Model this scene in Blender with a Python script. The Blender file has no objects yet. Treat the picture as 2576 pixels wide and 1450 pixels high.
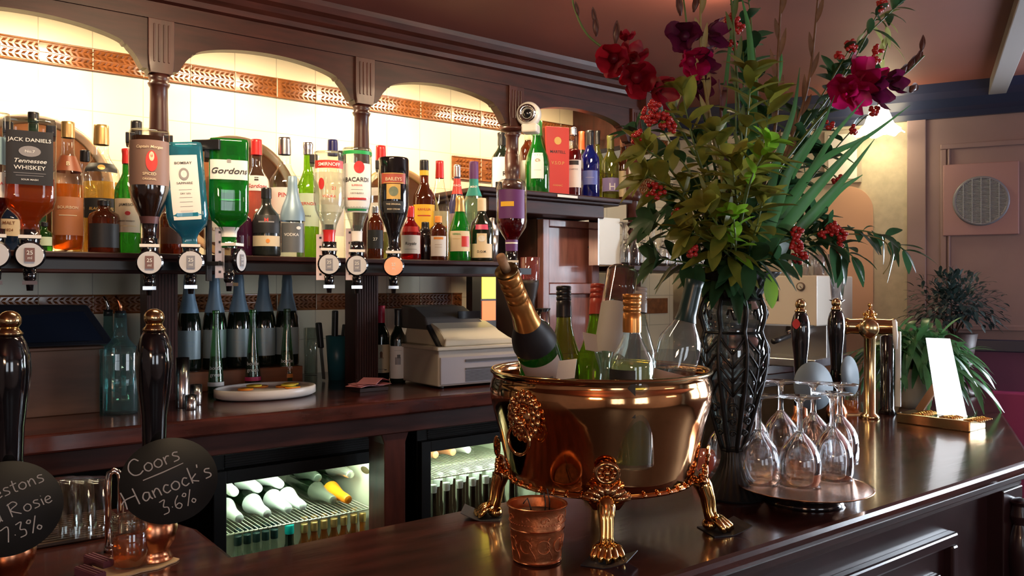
import bpy, math, random
from mathutils import Matrix, Vector, Euler
random.seed(7)
SC = bpy.context.scene
COL = SC.collection
PI = math.pi
# ---------------------------------------------------------------- camera frame (used to turn sight lines into points on real planes)
CZ, FOC, HX, HY = 1.56, 2050.0, 1288.0, 722.0
FX, FY = .608, .794                       # viewing direction in the plan; x runs along the back bar, y towards the back wall
RX, RY = .794, -.608
def at_t(px, py, t):
    r = (px-HX)/FOC*t
    return Vector((FX*t+RX*r, FY*t+RY*r, CZ-(py-HY)/FOC*t))
def dep(px, Y):
    return Y/(FY+RY*(px-HX)/FOC)
def onY(px, py, Y):
    return at_t(px, py, dep(px, Y))
def onZ(px, py, z):
    return at_t(px, py, (CZ-z)*FOC/(py-HY))
def face(p):                                # turn about z so local -y looks towards the camera side of the bar
    return math.atan2(p[1], p[0])-PI/2
# ---------------------------------------------------------------- materials
MATS = {}
def new_mat(name):
    m = bpy.data.materials.new(name); m.use_nodes = True
    n = m.node_tree.nodes; l = m.node_tree.links
    n.clear()
    out = n.new('ShaderNodeOutputMaterial')
    MATS[name] = m
    return m, n, l, out
def rgba(c): return (c[0], c[1], c[2], 1)
def mat(name, col, rough=.5, metal=0, noise=0, scale=30, bump=0, coat=0, emit=None, es=1, spec=.5, stretch=None, col2=None, trans=0):
    if name in MATS: return MATS[name]
    m, n, l, out = new_mat(name)
    b = n.new('ShaderNodeBsdfPrincipled')
    b.inputs['Base Color'].default_value = rgba(col)
    b.inputs['Roughness'].default_value = rough
    b.inputs['Metallic'].default_value = metal
    b.inputs['Coat Weight'].default_value = coat
    b.inputs['Coat Roughness'].default_value = .08
    b.inputs['Specular IOR Level'].default_value = spec
    if emit:
        b.inputs['Emission Color'].default_value = rgba(emit); b.inputs['Emission Strength'].default_value = es
    if noise or bump or col2:
        tc = n.new('ShaderNodeTexCoord'); mp = n.new('ShaderNodeMapping'); nz = n.new('ShaderNodeTexNoise')
        l.new(tc.outputs['Object'], mp.inputs[0]); l.new(mp.outputs[0], nz.inputs['Vector'])
        if stretch: mp.inputs['Scale'].default_value = stretch
        nz.inputs['Scale'].default_value = scale; nz.inputs['Detail'].default_value = 5
        if noise or col2:
            r = n.new('ShaderNodeValToRGB')
            c2 = col2 or [c*(1-noise) for c in col]
            r.color_ramp.elements[0].position = .35; r.color_ramp.elements[1].position = .68
            r.color_ramp.elements[0].color = rgba(c2); r.color_ramp.elements[1].color = rgba(col)
            l.new(nz.outputs['Fac'], r.inputs[0]); l.new(r.outputs[0], b.inputs['Base Color'])
        if bump:
            bp = n.new('ShaderNodeBump'); bp.inputs['Strength'].default_value = bump; bp.inputs['Distance'].default_value = .002
            l.new(nz.outputs['Fac'], bp.inputs['Height']); l.new(bp.outputs[0], b.inputs['Normal'])
    if trans:
        tr = n.new('ShaderNodeBsdfTranslucent'); tr.inputs[0].default_value = rgba([min(1, c*1.6) for c in col])
        mx = n.new('ShaderNodeMixShader'); mx.inputs[0].default_value = trans
        l.new(b.outputs[0], mx.inputs[1]); l.new(tr.outputs[0], mx.inputs[2]); l.new(mx.outputs[0], out.inputs[0])
    else:
        l.new(b.outputs[0], out.inputs[0])
    return m
def glass(name, col=(1, 1, 1), body=0, lo=.05, hi=.75, rough=.02, pw=2.6):
    """thin walled glass or a liquid: tinted see-through, a sheen that grows at the edge, some scattering"""
    if name in MATS: return MATS[name]
    m, n, l, out = new_mat(name)
    tr = n.new('ShaderNodeBsdfTransparent'); tr.inputs[0].default_value = rgba(col)
    gl = n.new('ShaderNodeBsdfGlossy'); gl.inputs['Roughness'].default_value = rough; gl.inputs[0].default_value = (1, 1, 1, 1)
    lw = n.new('ShaderNodeLayerWeight'); lw.inputs[0].default_value = .5
    p = n.new('ShaderNodeMath'); p.operation = 'POWER'; p.inputs[1].default_value = pw; l.new(lw.outputs['Facing'], p.inputs[0])
    q = n.new('ShaderNodeMath'); q.operation = 'MULTIPLY_ADD'; q.inputs[1].default_value = hi; q.inputs[2].default_value = lo
    l.new(p.outputs[0], q.inputs[0])
    base = tr.outputs[0]
    if body:
        d = n.new('ShaderNodeBsdfTranslucent'); d.inputs[0].default_value = rgba(col)
        d2 = n.new('ShaderNodeBsdfDiffuse'); d2.inputs[0].default_value = rgba(col)
        m2 = n.new('ShaderNodeMixShader'); m2.inputs[0].default_value = .4
        l.new(d.outputs[0], m2.inputs[1]); l.new(d2.outputs[0], m2.inputs[2])
        m1 = n.new('ShaderNodeMixShader'); m1.inputs[0].default_value = body
        l.new(base, m1.inputs[1]); l.new(m2.outputs[0], m1.inputs[2]); base = m1.outputs[0]
    mx = n.new('ShaderNodeMixShader')
    l.new(q.outputs[0], mx.inputs[0]); l.new(base, mx.inputs[1]); l.new(gl.outputs[0], mx.inputs[2]); l.new(mx.outputs[0], out.inputs[0])
    return m
WOOD = mat('mahogany', (.045, .0105, .007), .45, noise=.55, scale=7, stretch=(1, 6, 6), coat=.03, bump=.15, spec=.28)
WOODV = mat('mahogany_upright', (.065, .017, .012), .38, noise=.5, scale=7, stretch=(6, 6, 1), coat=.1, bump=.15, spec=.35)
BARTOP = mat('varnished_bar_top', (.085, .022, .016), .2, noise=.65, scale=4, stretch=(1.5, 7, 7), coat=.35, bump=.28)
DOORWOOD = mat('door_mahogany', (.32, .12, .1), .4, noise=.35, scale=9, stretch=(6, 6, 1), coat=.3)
BLACK = mat('black_plastic', (.012, .012, .014), .35)
BLACKG = mat('gloss_black', (.006, .006, .008), .08, coat=1)
MATTEB = mat('matte_black', (.008, .008, .009), .75)
FRIDGEB = mat('fridge_black', (.004, .005, .004), .5)
CREAMP = mat('fridge_liner', (.72, .76, .62), .4)
CHROME = mat('chrome', (.8, .8, .82), .08, 1)
STEEL = mat('brushed_steel', (.62, .62, .64), .28, 1)
BRASS = mat('brass', (.76, .55, .28), .16, 1, noise=.2, scale=14)
GOLDB = mat('polished_gold', (.9, .56, .2), .1, 1)
COPPER = mat('beaten_copper_brass', (.84, .45, .2), .09, 1, col2=(.7, .34, .14), scale=7, bump=.5)
COPPERP = mat('copper', (.8, .32, .16), .25, 1, noise=.25, scale=20)
TRAYM = mat('old_copper_tray', (.62, .34, .2), .22, 1, noise=.3, scale=8)
CEILM = mat('ceiling_paint', (.2, .058, .04), .6, noise=.15, scale=2)
PAPER = mat('white_paper', (.82, .8, .76), .7)
CREAM = mat('cream_paper', (.75, .62, .42), .7)
IVORY = mat('ivory_plastic', (.62, .58, .48), .35)
GREYP = mat('grey_plastic', (.3, .29, .3), .4)
DKGREY = mat('dark_grey_plastic', (.06, .06, .065), .4)
RED = mat('red_cap', (.62, .03, .03), .3, coat=.3)
REDM = mat('red_card', (.6, .05, .04), .4)
PINKR = mat('pink_paper', (.75, .3, .32), .6)
SILV = mat('silver_cap', (.7, .7, .72), .25, 1)
GOLDC = mat('gold_cap', (.75, .5, .2), .3, .8)
ORFOIL = mat('orange_gold_foil', (.82, .36, .1), .28, .75, noise=.15, scale=30)
CAPB = mat('black_cap', (.015, .015, .018), .3)
CAPG = mat('dark_green_cap', (.01, .035, .035), .3)
NAVY = mat('navy_cap', (.02, .02, .12), .3)
BLUEF = mat('blue_grey_foil', (.25, .38, .5), .4, .2)
WHITEF = mat('white_foil', (.82, .88, .86), .35)
GREENP = mat('green_print', (.02, .3, .08), .5)
TEALP = mat('teal_print', (.02, .3, .25), .5)
YELP = mat('yellow_print', (.85, .5, .03), .5)
ORP = mat('orange_print', (.85, .3, .05), .5)
GOLDP = mat('gold_print', (.65, .42, .12), .4, .3)
PURP = mat('purple_print', (.12, .03, .16), .5)
INK = mat('ink', (.02, .02, .02), .6)
INKR = mat('red_ink', (.55, .03, .03), .6)
INKW = mat('white_ink', (.85, .85, .82), .6)
INKBR = mat('brown_ink', (.25, .1, .04), .6)
CHALK = mat('chalk', (.62, .62, .58), .9)
SLATE = mat('blackboard', (.018, .02, .019), .7, noise=.3, scale=12)
G_CLR = glass('clear_glass', (.95, .97, .96), 0, .05, .8)
G_FLINT = glass('heavy_clear_glass', (.86, .9, .87), .04, .08, .85)
G_WINE = glass('crystal_wine_glass', (.96, .97, .98), .03, .1, 1.1, pw=1.9)
G_GREEN = glass('bright_green_glass', (.03, .5, .07), .3, .06, .7)
G_GRN2 = glass('green_glass', (.12, .42, .1), .15, .06, .7)
G_OLIVE = glass('olive_glass', (.42, .45, .1), .15, .06, .7)
G_LIME = glass('lime_glass', (.35, .6, .05), .3, .06, .7)
G_BLUE = glass('sky_blue_glass', (.1, .5, .66), .35, .06, .7)
G_COB = glass('cobalt_glass', (.03, .06, .5), .3, .06, .7)
G_AQUA = glass('aqua_glass', (.55, .8, .8), .12, .08, .8)
G_DARK = mat('dark_bottle_glass', (.008, .014, .009), .06, coat=1)
G_BRN = glass('brown_glass', (.3, .09, .03), .25, .06, .7)
G_PANE = glass('door_glass', (.97, .99, .97), 0, .02, .25)
L_AMB = glass('amber_spirit', (.85, .35, .06), .3, .02, .2)
L_GOLD = glass('pale_gold_spirit', (.9, .66, .22), .25, .02, .2)
L_ROSE = glass('pink_spirit', (.95, .35, .28), .35, .02, .2)
L_RED = glass('red_liqueur', (.35, .02, .02), .25, .02, .2)
L_PALE = glass('pale_green_wine', (.72, .74, .4), .2, .02, .2)
L_RUM = mat('dark_rum', (.02, .008, .005), .1, coat=1)
def real_glass(name, col=(1, 1, 1)):
    m, n, l, out = new_mat(name)
    g = n.new('ShaderNodeBsdfGlass'); g.inputs['IOR'].default_value = 1.48; g.inputs['Roughness'].default_value = 0; g.inputs[0].default_value = rgba(col)
    t = n.new('ShaderNodeBsdfTransparent'); x = n.new('ShaderNodeMixShader'); x.inputs[0].default_value = .2
    l.new(g.outputs[0], x.inputs[1]); l.new(t.outputs[0], x.inputs[2]); l.new(x.outputs[0], out.inputs[0]); return m
G_REAL = real_glass('blown_glass', (.98, .99, 1))
ICEM = glass('ice', (.9, .88, .84), .35, .12, .7, rough=.12)
# ---------------------------------------------------------------- mesh builder
TXT = {}
def text_geo(s, shear=0, bold=0):
    k = (s, shear, bold)
    if k not in TXT:
        c = bpy.data.curves.new('t', 'FONT'); c.body = s; c.align_x = 'CENTER'; c.shear = shear; c.offset = bold; c.resolution_u = 3
        o = bpy.data.objects.new('t', c)
        me = bpy.data.meshes.new_from_object(o)
        TXT[k] = ([v.co.copy() for v in me.vertices], [tuple(p.vertices) for p in me.polygons])
        bpy.data.objects.remove(o); bpy.data.curves.remove(c); bpy.data.meshes.remove(me)
    return TXT[k]
class B:
    def __init__(s): s.v = []; s.f = []; s.m = []; s.s = []
    def add(s, v, f, mi=0, sm=False, X=None):
        o = len(s.v)
        s.v += [tuple(X @ Vector(p)) for p in v] if X is not None else [tuple(p) for p in v]
        for q in f:
            s.f.append(tuple(i+o for i in q)); s.m.append(mi); s.s.append(sm)
        return s
    def box(s, x0, x1, y0, y1, z0, z1, mi=0, X=None):
        v = [(x, y, z) for z in (z0, z1) for y in (y0, y1) for x in (x0, x1)]
        return s.add(v, [(0, 2, 3, 1), (4, 5, 7, 6), (0, 1, 5, 4), (2, 6, 7, 3), (0, 4, 6, 2), (1, 3, 7, 5)], mi, False, X)
    def lathe(s, prof, n=28, mi=0, sq=0, ry=1, X=None, flute=0, nf=12, sm=True):
        v = []; f = []; rows = []
        for r, z in prof:
            if r < 1e-6: rows.append([len(v)]); v.append((0, 0, z)); continue
            row = []
            for i in range(n):
                a = 2*PI*i/n; k = sup(a, sq)*(1+flute*math.cos(nf*a))
                row.append(len(v)); v.append((r*k*math.cos(a), r*k*ry*math.sin(a), z))
            rows.append(row)
        for a, b in zip(rows, rows[1:]):
            for i in range(n):
                j = (i+1) % n
                if len(a) == 1 and len(b) == 1: continue
                if len(a) == 1: f.append((a[0], b[j], b[i]))
                elif len(b) == 1: f.append((a[i], a[j], b[0]))
                else: f.append((a[i], a[j], b[j], b[i]))
        return s.add(v, f, mi, sm, X)
    def tube(s, pts, r, n=8, mi=0, caps=True, X=None, sq=1):
        pts = [Vector(p) for p in pts]; m = len(pts)
        rr = r if isinstance(r, (list, tuple)) else [r]*m
        v = []; f = []; prev = None
        for i, p in enumerate(pts):
            d = (pts[min(i+1, m-1)]-pts[max(i-1, 0)]).normalized()
            if prev is None:
                u = d.orthogonal().normalized()
            else:
                u = prev-d*prev.dot(d)
                u = u.normalized() if u.length > 1e-6 else d.orthogonal().normalized()
            prev = u; w = d.cross(u)
            for k in range(n):
                a = 2*PI*k/n
                v.append(p+(u*math.cos(a)+w*math.sin(a)*sq)*rr[i])
        for i in range(m-1):
            for k in range(n):
                j = (k+1) % n
                f.append((i*n+k, i*n+j, (i+1)*n+j, (i+1)*n+k))
        if caps:
            f.append(tuple(range(n))[::-1]); f.append(tuple((m-1)*n+k for k in range(n)))
        return s.add(v, f, mi, True, X)
    def ball(s, c, r, n=12, mi=0, sz=(1, 1, 1), X=None):
        m = max(4, n//2)
        pr = [(r*math.sin(PI*i/m), -r*math.cos(PI*i/m)) for i in range(m+1)]
        pr[0] = (0, -r); pr[-1] = (0, r)
        T = Matrix.Translation(Vector(c)) @ Matrix.Diagonal((sz[0], sz[1], sz[2], 1))
        return s.lathe(pr, n, mi, X=(X @ T) if X is not None else T)
    def torus(s, R, r, c=(0, 0, 0), n=28, k=8, mi=0, X=None):
        pr = [(R+r*math.cos(2*PI*i/k), r*math.sin(2*PI*i/k)) for i in range(k+1)]
        T = Matrix.Translation(Vector(c))
        return s.lathe(pr, n, mi, X=(X @ T) if X is not None else T)
    def prism(s, poly, z0, z1, mi=0, X=None):
        n = len(poly)
        v = [(x, y, z0) for x, y in poly]+[(x, y, z1) for x, y in poly]
        f = [tuple(range(n))[::-1], tuple(range(n, 2*n))]+[(i, (i+1) % n, n+(i+1) % n, n+i) for i in range(n)]
        return s.add(v, f, mi, False, X)
    def leaf(s, p, d, L, W, up=(0, 0, 1), droop=.2, mi=0, n=6, fold=.15, pw=.8, wav=0):
        p = Vector(p); d = Vector(d).normalized(); up = Vector(up)
        if abs(d.dot(up.normalized())) > .95: up = Vector((.3, -.8, .2))
        side = d.cross(up).normalized(); nn = side.cross(d).normalized()
        v = []; f = []
        for i in range(n+1):
            t = i/n
            c = p+d*L*t-Vector((0, 0, 1))*droop*L*t*t
            w = W*max(.03, math.sin(PI*(t*.94+.04))**pw)*.5
            e = nn*(w*fold+wav*W*math.sin(t*14))
            v += [c-side*w+e, c, c+side*w+e]
        for i in range(n):
            a = 3*i
            f += [(a, a+1, a+4, a+3), (a+1, a+2, a+5, a+4)]
        return s.add(v, f, mi, True)
    def text(s, st, size, fn, mi=1, shear=0, bold=0, dx=0, dy=0):
        v, f = text_geo(st, shear, bold)
        return s.add([fn(p.x*size+dx, p.y*size+dy) for p in v], f, mi, False)
    def build(s, name, mats, parent=None, bevel=0, loc=None, rot=None):
        me = bpy.data.meshes.new(name)
        me.from_pydata([tuple(p) for p in s.v], [], s.f)
        for m in (mats if isinstance(mats, (list, tuple)) else [mats]): me.materials.append(m)
        me.polygons.foreach_set('material_index', s.m)
        me.polygons.foreach_set('use_smooth', s.s)
        me.update()
        o = bpy.data.objects.new(name, me); COL.objects.link(o)
        if parent is not None: o.parent = parent
        if loc is not None: o.location = loc
        if rot is not None: o.rotation_euler = rot
        if bevel:
            b = o.modifiers.new('soft edge', 'BEVEL'); b.width = bevel; b.segments = 2; b.limit_method = 'ANGLE'
        return o
def sup(a, p):
    if not p: return 1.0
    return 1/((abs(math.cos(a))**p+abs(math.sin(a))**p)**(1/p))
def tag(o, label, cat, group=None, kind=None):
    o['label'] = label; o['category'] = cat
    if group: o['group'] = group
    if kind: o['kind'] = kind
    return o
def thing(name, label, cat, loc=(0, 0, 0), rz=0, group=None):
    o = bpy.data.objects.new(name, None); COL.objects.link(o); o.empty_display_size = .05
    o.location = loc; o.rotation_euler = (0, 0, rz)
    return tag(o, label, cat, group)
def struct(name, b, m, bevel=0):
    o = b.build(name, m, None, bevel); o['kind'] = 'structure'; return o
def dup(root, label=None, loc=None, rot=None, scale=None):
    r = root.copy(); COL.objects.link(r)
    if label: r['label'] = label
    if loc is not None: r.location = loc
    if rot is not None: r.rotation_euler = rot
    if scale is not None: r.scale = scale
    for ch in list(root.children):
        c = ch.copy(); COL.objects.link(c); c.parent = r
        for g in list(ch.children):
            d = g.copy(); COL.objects.link(d); d.parent = c
    return r
# ---------------------------------------------------------------- bottles
PROF = {
 'wine': [(.9, 0), (1, .02), (1, .58), (.94, .63), (.55, .72), (.39, .77), (.36, .96), (.4, .965), (.4, 1)],
 'burg': [(.92, 0), (1, .02), (1, .44), (.9, .53), (.6, .65), (.42, .75), (.36, .86), (.36, 1)],
 'champ': [(.94, 0), (1, .03), (1, .42), (.92, .53), (.68, .65), (.45, .77), (.38, .88), (.38, .97), (.3, 1)],
 'spirit': [(.95, 0), (1, .02), (1, .6), (.93, .66), (.55, .73), (.4, .78), (.36, 1)],
 'short': [(.95, 0), (1, .03), (1, .66), (.9, .74), (.5, .81), (.38, .85), (.36, 1)],
 'tall': [(.95, 0), (1, .02), (1, .5), (.88, .6), (.5, .74), (.36, .84), (.33, 1)],
 'cone': [(.95, 0), (1, .03), (.97, .16), (.72, .42), (.48, .7), (.4, .85), (.38, 1)],
 'squat': [(.92, 0), (1, .04), (1, .5), (.86, .62), (.45, .72), (.34, .78), (.32, 1)],
 'globe': [(.6, 0), (.86, .06), (1, .2), (1, .36), (.8, .52), (.42, .62), (.32, .72), (.32, 1)],
 'longneck': [(.9, 0), (1, .02), (1, .44), (.9, .51), (.64, .58), (.52, .64), (.46, .78), (.42, .92), (.45, .93), (.45, .98), (.4, 1)],
 'round': [(.7, 0), (.92, .03), (1, .1), (1, .52), (.93, .6), (.6, .7), (.4, .76), (.36, 1)],
}
def prad(pr, z):
    for (r0, z0), (r1, z1) in zip(pr, pr[1:]):
        if z0 <= z <= z1:
            return r0+(r1-r0)*((z-z0)/max(1e-6, z1-z0))
    return pr[-1][0]
def bottle(kind, name, label, cat, loc, H, R, gm, cap=None, liq=None, labs=(), group=None, flip=False, ry=1, sq=0, rot=0, tilt=None, n=28, ridge=False, foil=None, face_cam=True):
    """H, R in metres; cap=(material, share of height it covers); liq=(material, from, to); labs=[(material,z0,z1,half width deg,[(text,size,z,x,material,shear)])]"""
    root = thing(name, label, cat, loc, (face(loc) if face_cam else 0)+rot, group)
    if tilt is not None:
        rz = root.rotation_euler.z
        root.rotation_mode = 'QUATERNION'
        up = Vector(tilt).normalized()
        q = Vector((0, 0, 1)).rotation_difference(up)
        root.rotation_quaternion = q @ Euler((0, 0, rz)).to_quaternion()
    pr = PROF[kind]
    def Z(z): return (H-z*H) if flip else z*H
    top = 1-(cap[1] if cap else 0)
    P = [(0, 0)]+pr
    b = B(); body = [(r*R, Z(z)) for r, z in P if z <= top+1e-6]
    body.append((prad(pr, top)*R, Z(top)))
    if not cap: body.append((0.0, Z(1)))
    if flip: body = body[::-1]
    b.lathe(body, n, 0, sq, ry)
    b.build('glass_body', [gm], root)
    if liq:
        lm, l0, l1 = liq
        zs = sorted(set([l0, l1]+[z for r, z in pr if l0 < z < l1]))
        q = [(0, Z(l0))]+[(prad(pr, z)*R*.94, Z(z)+(0 if z > .03 else (-.003 if flip else .003))) for z in zs]+[(0, Z(l1))]
        if flip: q = q[::-1]
        B().lathe(q, n, 0, sq, ry).build('liquid', [lm], root)
    if cap:
        cm = cap[0]; c = B(); r0 = prad(pr, top)*R+.0012; r1 = prad(pr, .99)*R+.0018
        q = [(r0, Z(top))]
        for i in range(1, 7):
            z = top+(1-top)*i/6
            q.append((max(prad(pr, min(z, .995))*R+.0016, r1*.8), Z(z)))
            if ridge and 3 <= i < 6:
                q += [(q[-1][0]-.0012, Z(z+.003)), (q[-1][0]-.0012, Z(z+.009)), (q[-1][0], Z(z+.012))]
        q += [(q[-1][0]*.92, Z(1)+(.001 if not flip else -.001)), (0, Z(1)+(.001 if not flip else -.001))]
        if flip: q = q[::-1]
        c.lathe(q, 20)
        c.build('cap', [cm], root)
    for lb in labs:
        lm, z0, z1, ha, txts = lb
        mats = [lm]; L = B()
        def rad(zf):
            return prad(pr, (1-zf) if flip else zf)*R
        def fn(x, z, off=.0009, a=None):
            zf = min(max(z/H, 0), 1); r = rad(zf)+.0006
            if a is None: a = math.atan2(x, r*ry) if sq else x/r
            ang = a-PI/2; k = sup(ang, sq)
            return ((r*k+off)*math.cos(ang), (r*k*ry+off)*math.sin(ang), z)
        na = 14; nz = 5; v = []; f = []
        h = math.radians(ha)
        for i in range(nz+1):
            for j in range(na+1):
                v.append(fn(0, (z0+(z1-z0)*i/nz)*H, .0004, -h+2*h*j/na))
        for i in range(nz):
            for j in range(na):
                a = i*(na+1)+j; f.append((a, a+1, a+na+2, a+na+1))
        L.add(v, f, 0, True)
        for t in txts:
            st, sz, zc, xc, tm = t[:5]; sh = t[5] if len(t) > 5 else 0
            if tm not in mats: mats.append(tm)
            mi = mats.index(tm)
            if st in ('#bar', '#disc', '#arch'):
                w, hh = sz
                pts = []
                if st == '#bar':
                    nn = 8; v = []; f = []
                    for i in range(nn+1):
                        for y in (-hh/2, hh/2): v.append(fn((xc-w/2+w*i/nn)*R, (zc+y)*H, .0010))
                    for i in range(nn): f.append((2*i, 2*i+2, 2*i+3, 2*i+1))
                    L.add(v, f, mi)
                else:
                    nn = 18; v = [fn(xc*R, zc*H, .0012)]; f = []
                    for i in range(nn): v.append(fn((xc+w*math.cos(2*PI*i/nn))*R, zc*H+hh*H*math.sin(2*PI*i/nn), .0012))
                    for i in range(nn): f.append((0, 1+i, 1+(i+1) % nn))
                    L.add(v, f, mi)
            else:
                L.text(st, sz*R, lambda x, y: fn(x+xc*R, y+zc*H, .0016), mi, sh, .01)
        L.build('label_print', mats, root)
    return root
# ================================================================ ROOM
CEIL = 2.47; YW = 2.95
WL = (3.855, 1.916); WD = (.44, -.9)             # right-hand wall: a point and its direction
def wallp(s, off=0, z=0):                         # s along that wall towards the customer side, off = out into the room
    return Vector((WL[0]+WD[0]*s-.9*off, WL[1]+WD[1]*s-.44*off, z))
WR = math.atan2(WD[1], WD[0])
def wallX(s, off, z):                              # frame on the right-hand wall: x along it, y = into the wall
    return Matrix.Translation(wallp(s, off, z)) @ Matrix.Rotation(WR, 4, 'Z')
def tile_mat():
    m, n, l, out = new_mat('cream_wall_tile')
    b = n.new('ShaderNodeBsdfPrincipled'); tc = n.new('ShaderNodeTexCoord'); mp = n.new('ShaderNodeMapping')
    br = n.new('ShaderNodeTexBrick'); br.offset = 0
    l.new(tc.outputs['Object'], mp.inputs[0]); l.new(mp.outputs[0], br.inputs['Vector'])
    mp.inputs['Rotation'].default_value = (PI/2, 0, 0)
    mp.inputs['Location'].default_value = (-.841+.155*30, 2.134+.001, 0)
    br.inputs['Scale'].default_value = 1; br.inputs['Brick Width'].default_value = .155; br.inputs['Row Height'].default_value = .155
    br.inputs['Mortar Size'].default_value = .0016; br.inputs['Mortar Smooth'].default_value = .1
    br.inputs['Color1'].default_value = (.78, .7, .5, 1); br.inputs['Color2'].default_value = (.75, .66, .47, 1); br.inputs['Mortar'].default_value = (.5, .43, .3, 1)
    l.new(br.outputs['Color'], b.inputs['Base Color']); b.inputs['Roughness'].default_value = .25
    bp = n.new('ShaderNodeBump'); bp.invert = True; bp.inputs['Strength'].default_value = .4; bp.inputs['Distance'].default_value = .001
    l.new(br.outputs['Fac'], bp.inputs['Height']); l.new(bp.outputs[0], b.inputs['Normal'])
    l.new(b.outputs[0], out.inputs[0]); return m
TILE = tile_mat()
BAND = mat('brown_relief_tile', (.3, .1, .028), .2, noise=.4, scale=40, coat=.6)
FLOORM = mat('dark_floor', (.05, .03, .025), .5, noise=.4, scale=6)
WPLAIN = mat('room_wall', (.33, .2, .15), .6, noise=.15, scale=3)
CREAMW = mat('cream_wallpaper', (.55, .5, .38), .8, noise=.18, scale=25)
PINKW = mat('panelled_wall_paint', (.3, .215, .225), .55, noise=.12, scale=5)
PURPW = mat('plum_dado', (.15, .045, .12), .6, noise=.15, scale=6)
NAVYW = mat('dark_blue_gloss', (.022, .03, .07), .3)
struct('floor', B().box(-3.2, 6.4, -4.2, 3.1, -.05, 0), FLOORM)
struct('ceiling', B().box(-3.2, 6.4, -4.2, 3.1, CEIL, CEIL+.05), CEILM)
struct('wall_back', B().box(-3.12, 4.2, YW, YW+.08, 0, CEIL), TILE)
struct('wall_left', B().box(-3.2, -3.12, -4.2, 2.95, 0, CEIL), WPLAIN)
# wall behind the customers with two tall windows
wf = B()
for x0, x1 in ((-3.2, -2.2), (-.9, .1), (1.4, 6.2)): wf.box(x0, x1, -4.2, -4.12, 0, CEIL)
for x0, x1 in ((-2.2, -.9), (.1, 1.4)): wf.box(x0, x1, -4.2, -4.12, 0, .9); wf.box(x0, x1, -4.2, -4.12, 2.2, CEIL)
struct('wall_front', wf, WPLAIN)
DAY = mat('daylit_pane', (1, 1, 1), 1, emit=(.8, .9, 1), es=1.7)
DAY2 = mat('bright_daylit_pane', (1, 1, 1), 1, emit=(.78, .88, 1), es=24)
FRAMEW = mat('painted_frame', (.55, .52, .48), .5)
k = 0
for x0, x1 in ((-2.2, -.9), (.1, 1.4)):
    k += 1
    f = B()
    for a, b_ in ((x0, x0+.05), (x1-.05, x1), ((x0+x1)/2-.02, (x0+x1)/2+.02)): f.box(a, b_, -4.17, -4.1, .9, 2.2)
    for a, b_ in ((.9, .95), (2.15, 2.2), (1.6, 1.63)): f.box(x0, x1, -4.17, -4.1, a, b_)
    o = struct('window_%d' % k, f, FRAMEW)
    B().box(x0, x1, -4.19, -4.175, .9, 2.2).build('pane', [DAY], o)
# right-hand wall: cream stretch, corner post, painted panels, dado, windows beyond the frame
def wbox(b, s0, s1, y0, y1, z0, z1, mi=0):        # y0..y1 = how far it stands out
    X = wallX(0, 0, 0)
    return b.box(s0, s1, -y1, -y0, z0, z1, mi, X)
struct('wall_right_cream', wbox(B(), -1.25, -.0, -.08, 0, 0, CEIL), CREAMW)
wr = B()
W0, W1, W2, W3 = .95, 2.05, 2.5, 3.7
wbox(wr, 0, W0, -.08, 0, 0, CEIL); wbox(wr, W1, W2, -.08, 0, 0, CEIL); wbox(wr, W3, 6.6, -.08, 0, 0, CEIL)
for a, b_ in ((W0, W1), (W2, W3)): wbox(wr, a, b_, -.08, 0, 0, .95); wbox(wr, a, b_, -.08, 0, 2.25, CEIL)
struct('wall_right', wr, PINKW)
for a, b_ in ((W0, W1), (W2, W3)):
    k += 1
    f = B()
    for c, d in ((a, a+.05), (b_-.05, b_), ((a+b_)/2-.02, (a+b_)/2+.02)): wbox(f, c, d, -.06, .02, .95, 2.25)
    for c, d in ((.95, 1.0), (2.2, 2.25), (1.62, 1.65)): wbox(f, a, b_, -.06, .02, c, d)
    o = struct('window_%d' % k, f, FRAMEW)
    g = wbox(B(), a, b_, -.075, -.065, .95, 2.25); g.build('pane', [DAY2], o)
t1 = B(); wbox(t1, -.02, .06, 0, .02, 1.3, 2.35)                      # corner post
wbox(t1, .12, .88, 0, .012, 2.2, 2.225); wbox(t1, .12, .145, 0, .012, 1.3, 2.2); wbox(t1, .86, .88, 0, .012, 1.3, 2.2); wbox(t1, .12, .88, 0, .012, 1.36, 1.385)
wbox(t1, .15, .16, 0, .018, 1.385, 2.2)
struct('trim_1', t1, PINKW, .004)
struct('trim_2', wbox(B(), -.02, .95, 0, .025, 1.265, 1.32), NAVYW, .004)
struct('wall_right_dado', wbox(B(), -.01, .95, 0, .012, 0, 1.265), PURPW)
cv = B(); X = wallX(0, 0, 0)
v = []; f = []
prof = [(0, 2.345), (.02, 2.345), (.03, 2.37), (.06, 2.385), (.09, 2.42), (.15, 2.44), (.2, CEIL), (0, CEIL)]
for s in (-1.25, 6): v += [(s, -p[0], p[1]) for p in prof]
for i in range(8): f.append((i, (i+1) % 8, 8+(i+1) % 8, 8+i))
f += [tuple(range(8)), tuple(range(8, 16))[::-1]]
cv.add(v, f, 0, False, X); struct('trim_3', cv, NAVYW)
# batten under the ceiling, running out over the customer side
bt = B(); a = onZ(2516, 252, 2.46); b2 = onZ(2640, -60, 2.46); d = (b2-a).normalized(); sd = Vector((d.y, -d.x, 0))
v = [a+sd*p+Vector((0, 0, q))+d*r for r in (0, 3.0) for p, q in ((0, .01), (.07, .01), (.07, -.04), (0, -.04))]
bt.add(v, [(0, 1, 2, 3), (7, 6, 5, 4), (0, 4, 5, 1), (1, 5, 6, 2), (2, 6, 7, 3), (3, 7, 4, 0)])
struct('trim_4', bt, mat('batten_paint', (.3, .28, .27), .3), .003)
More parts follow.
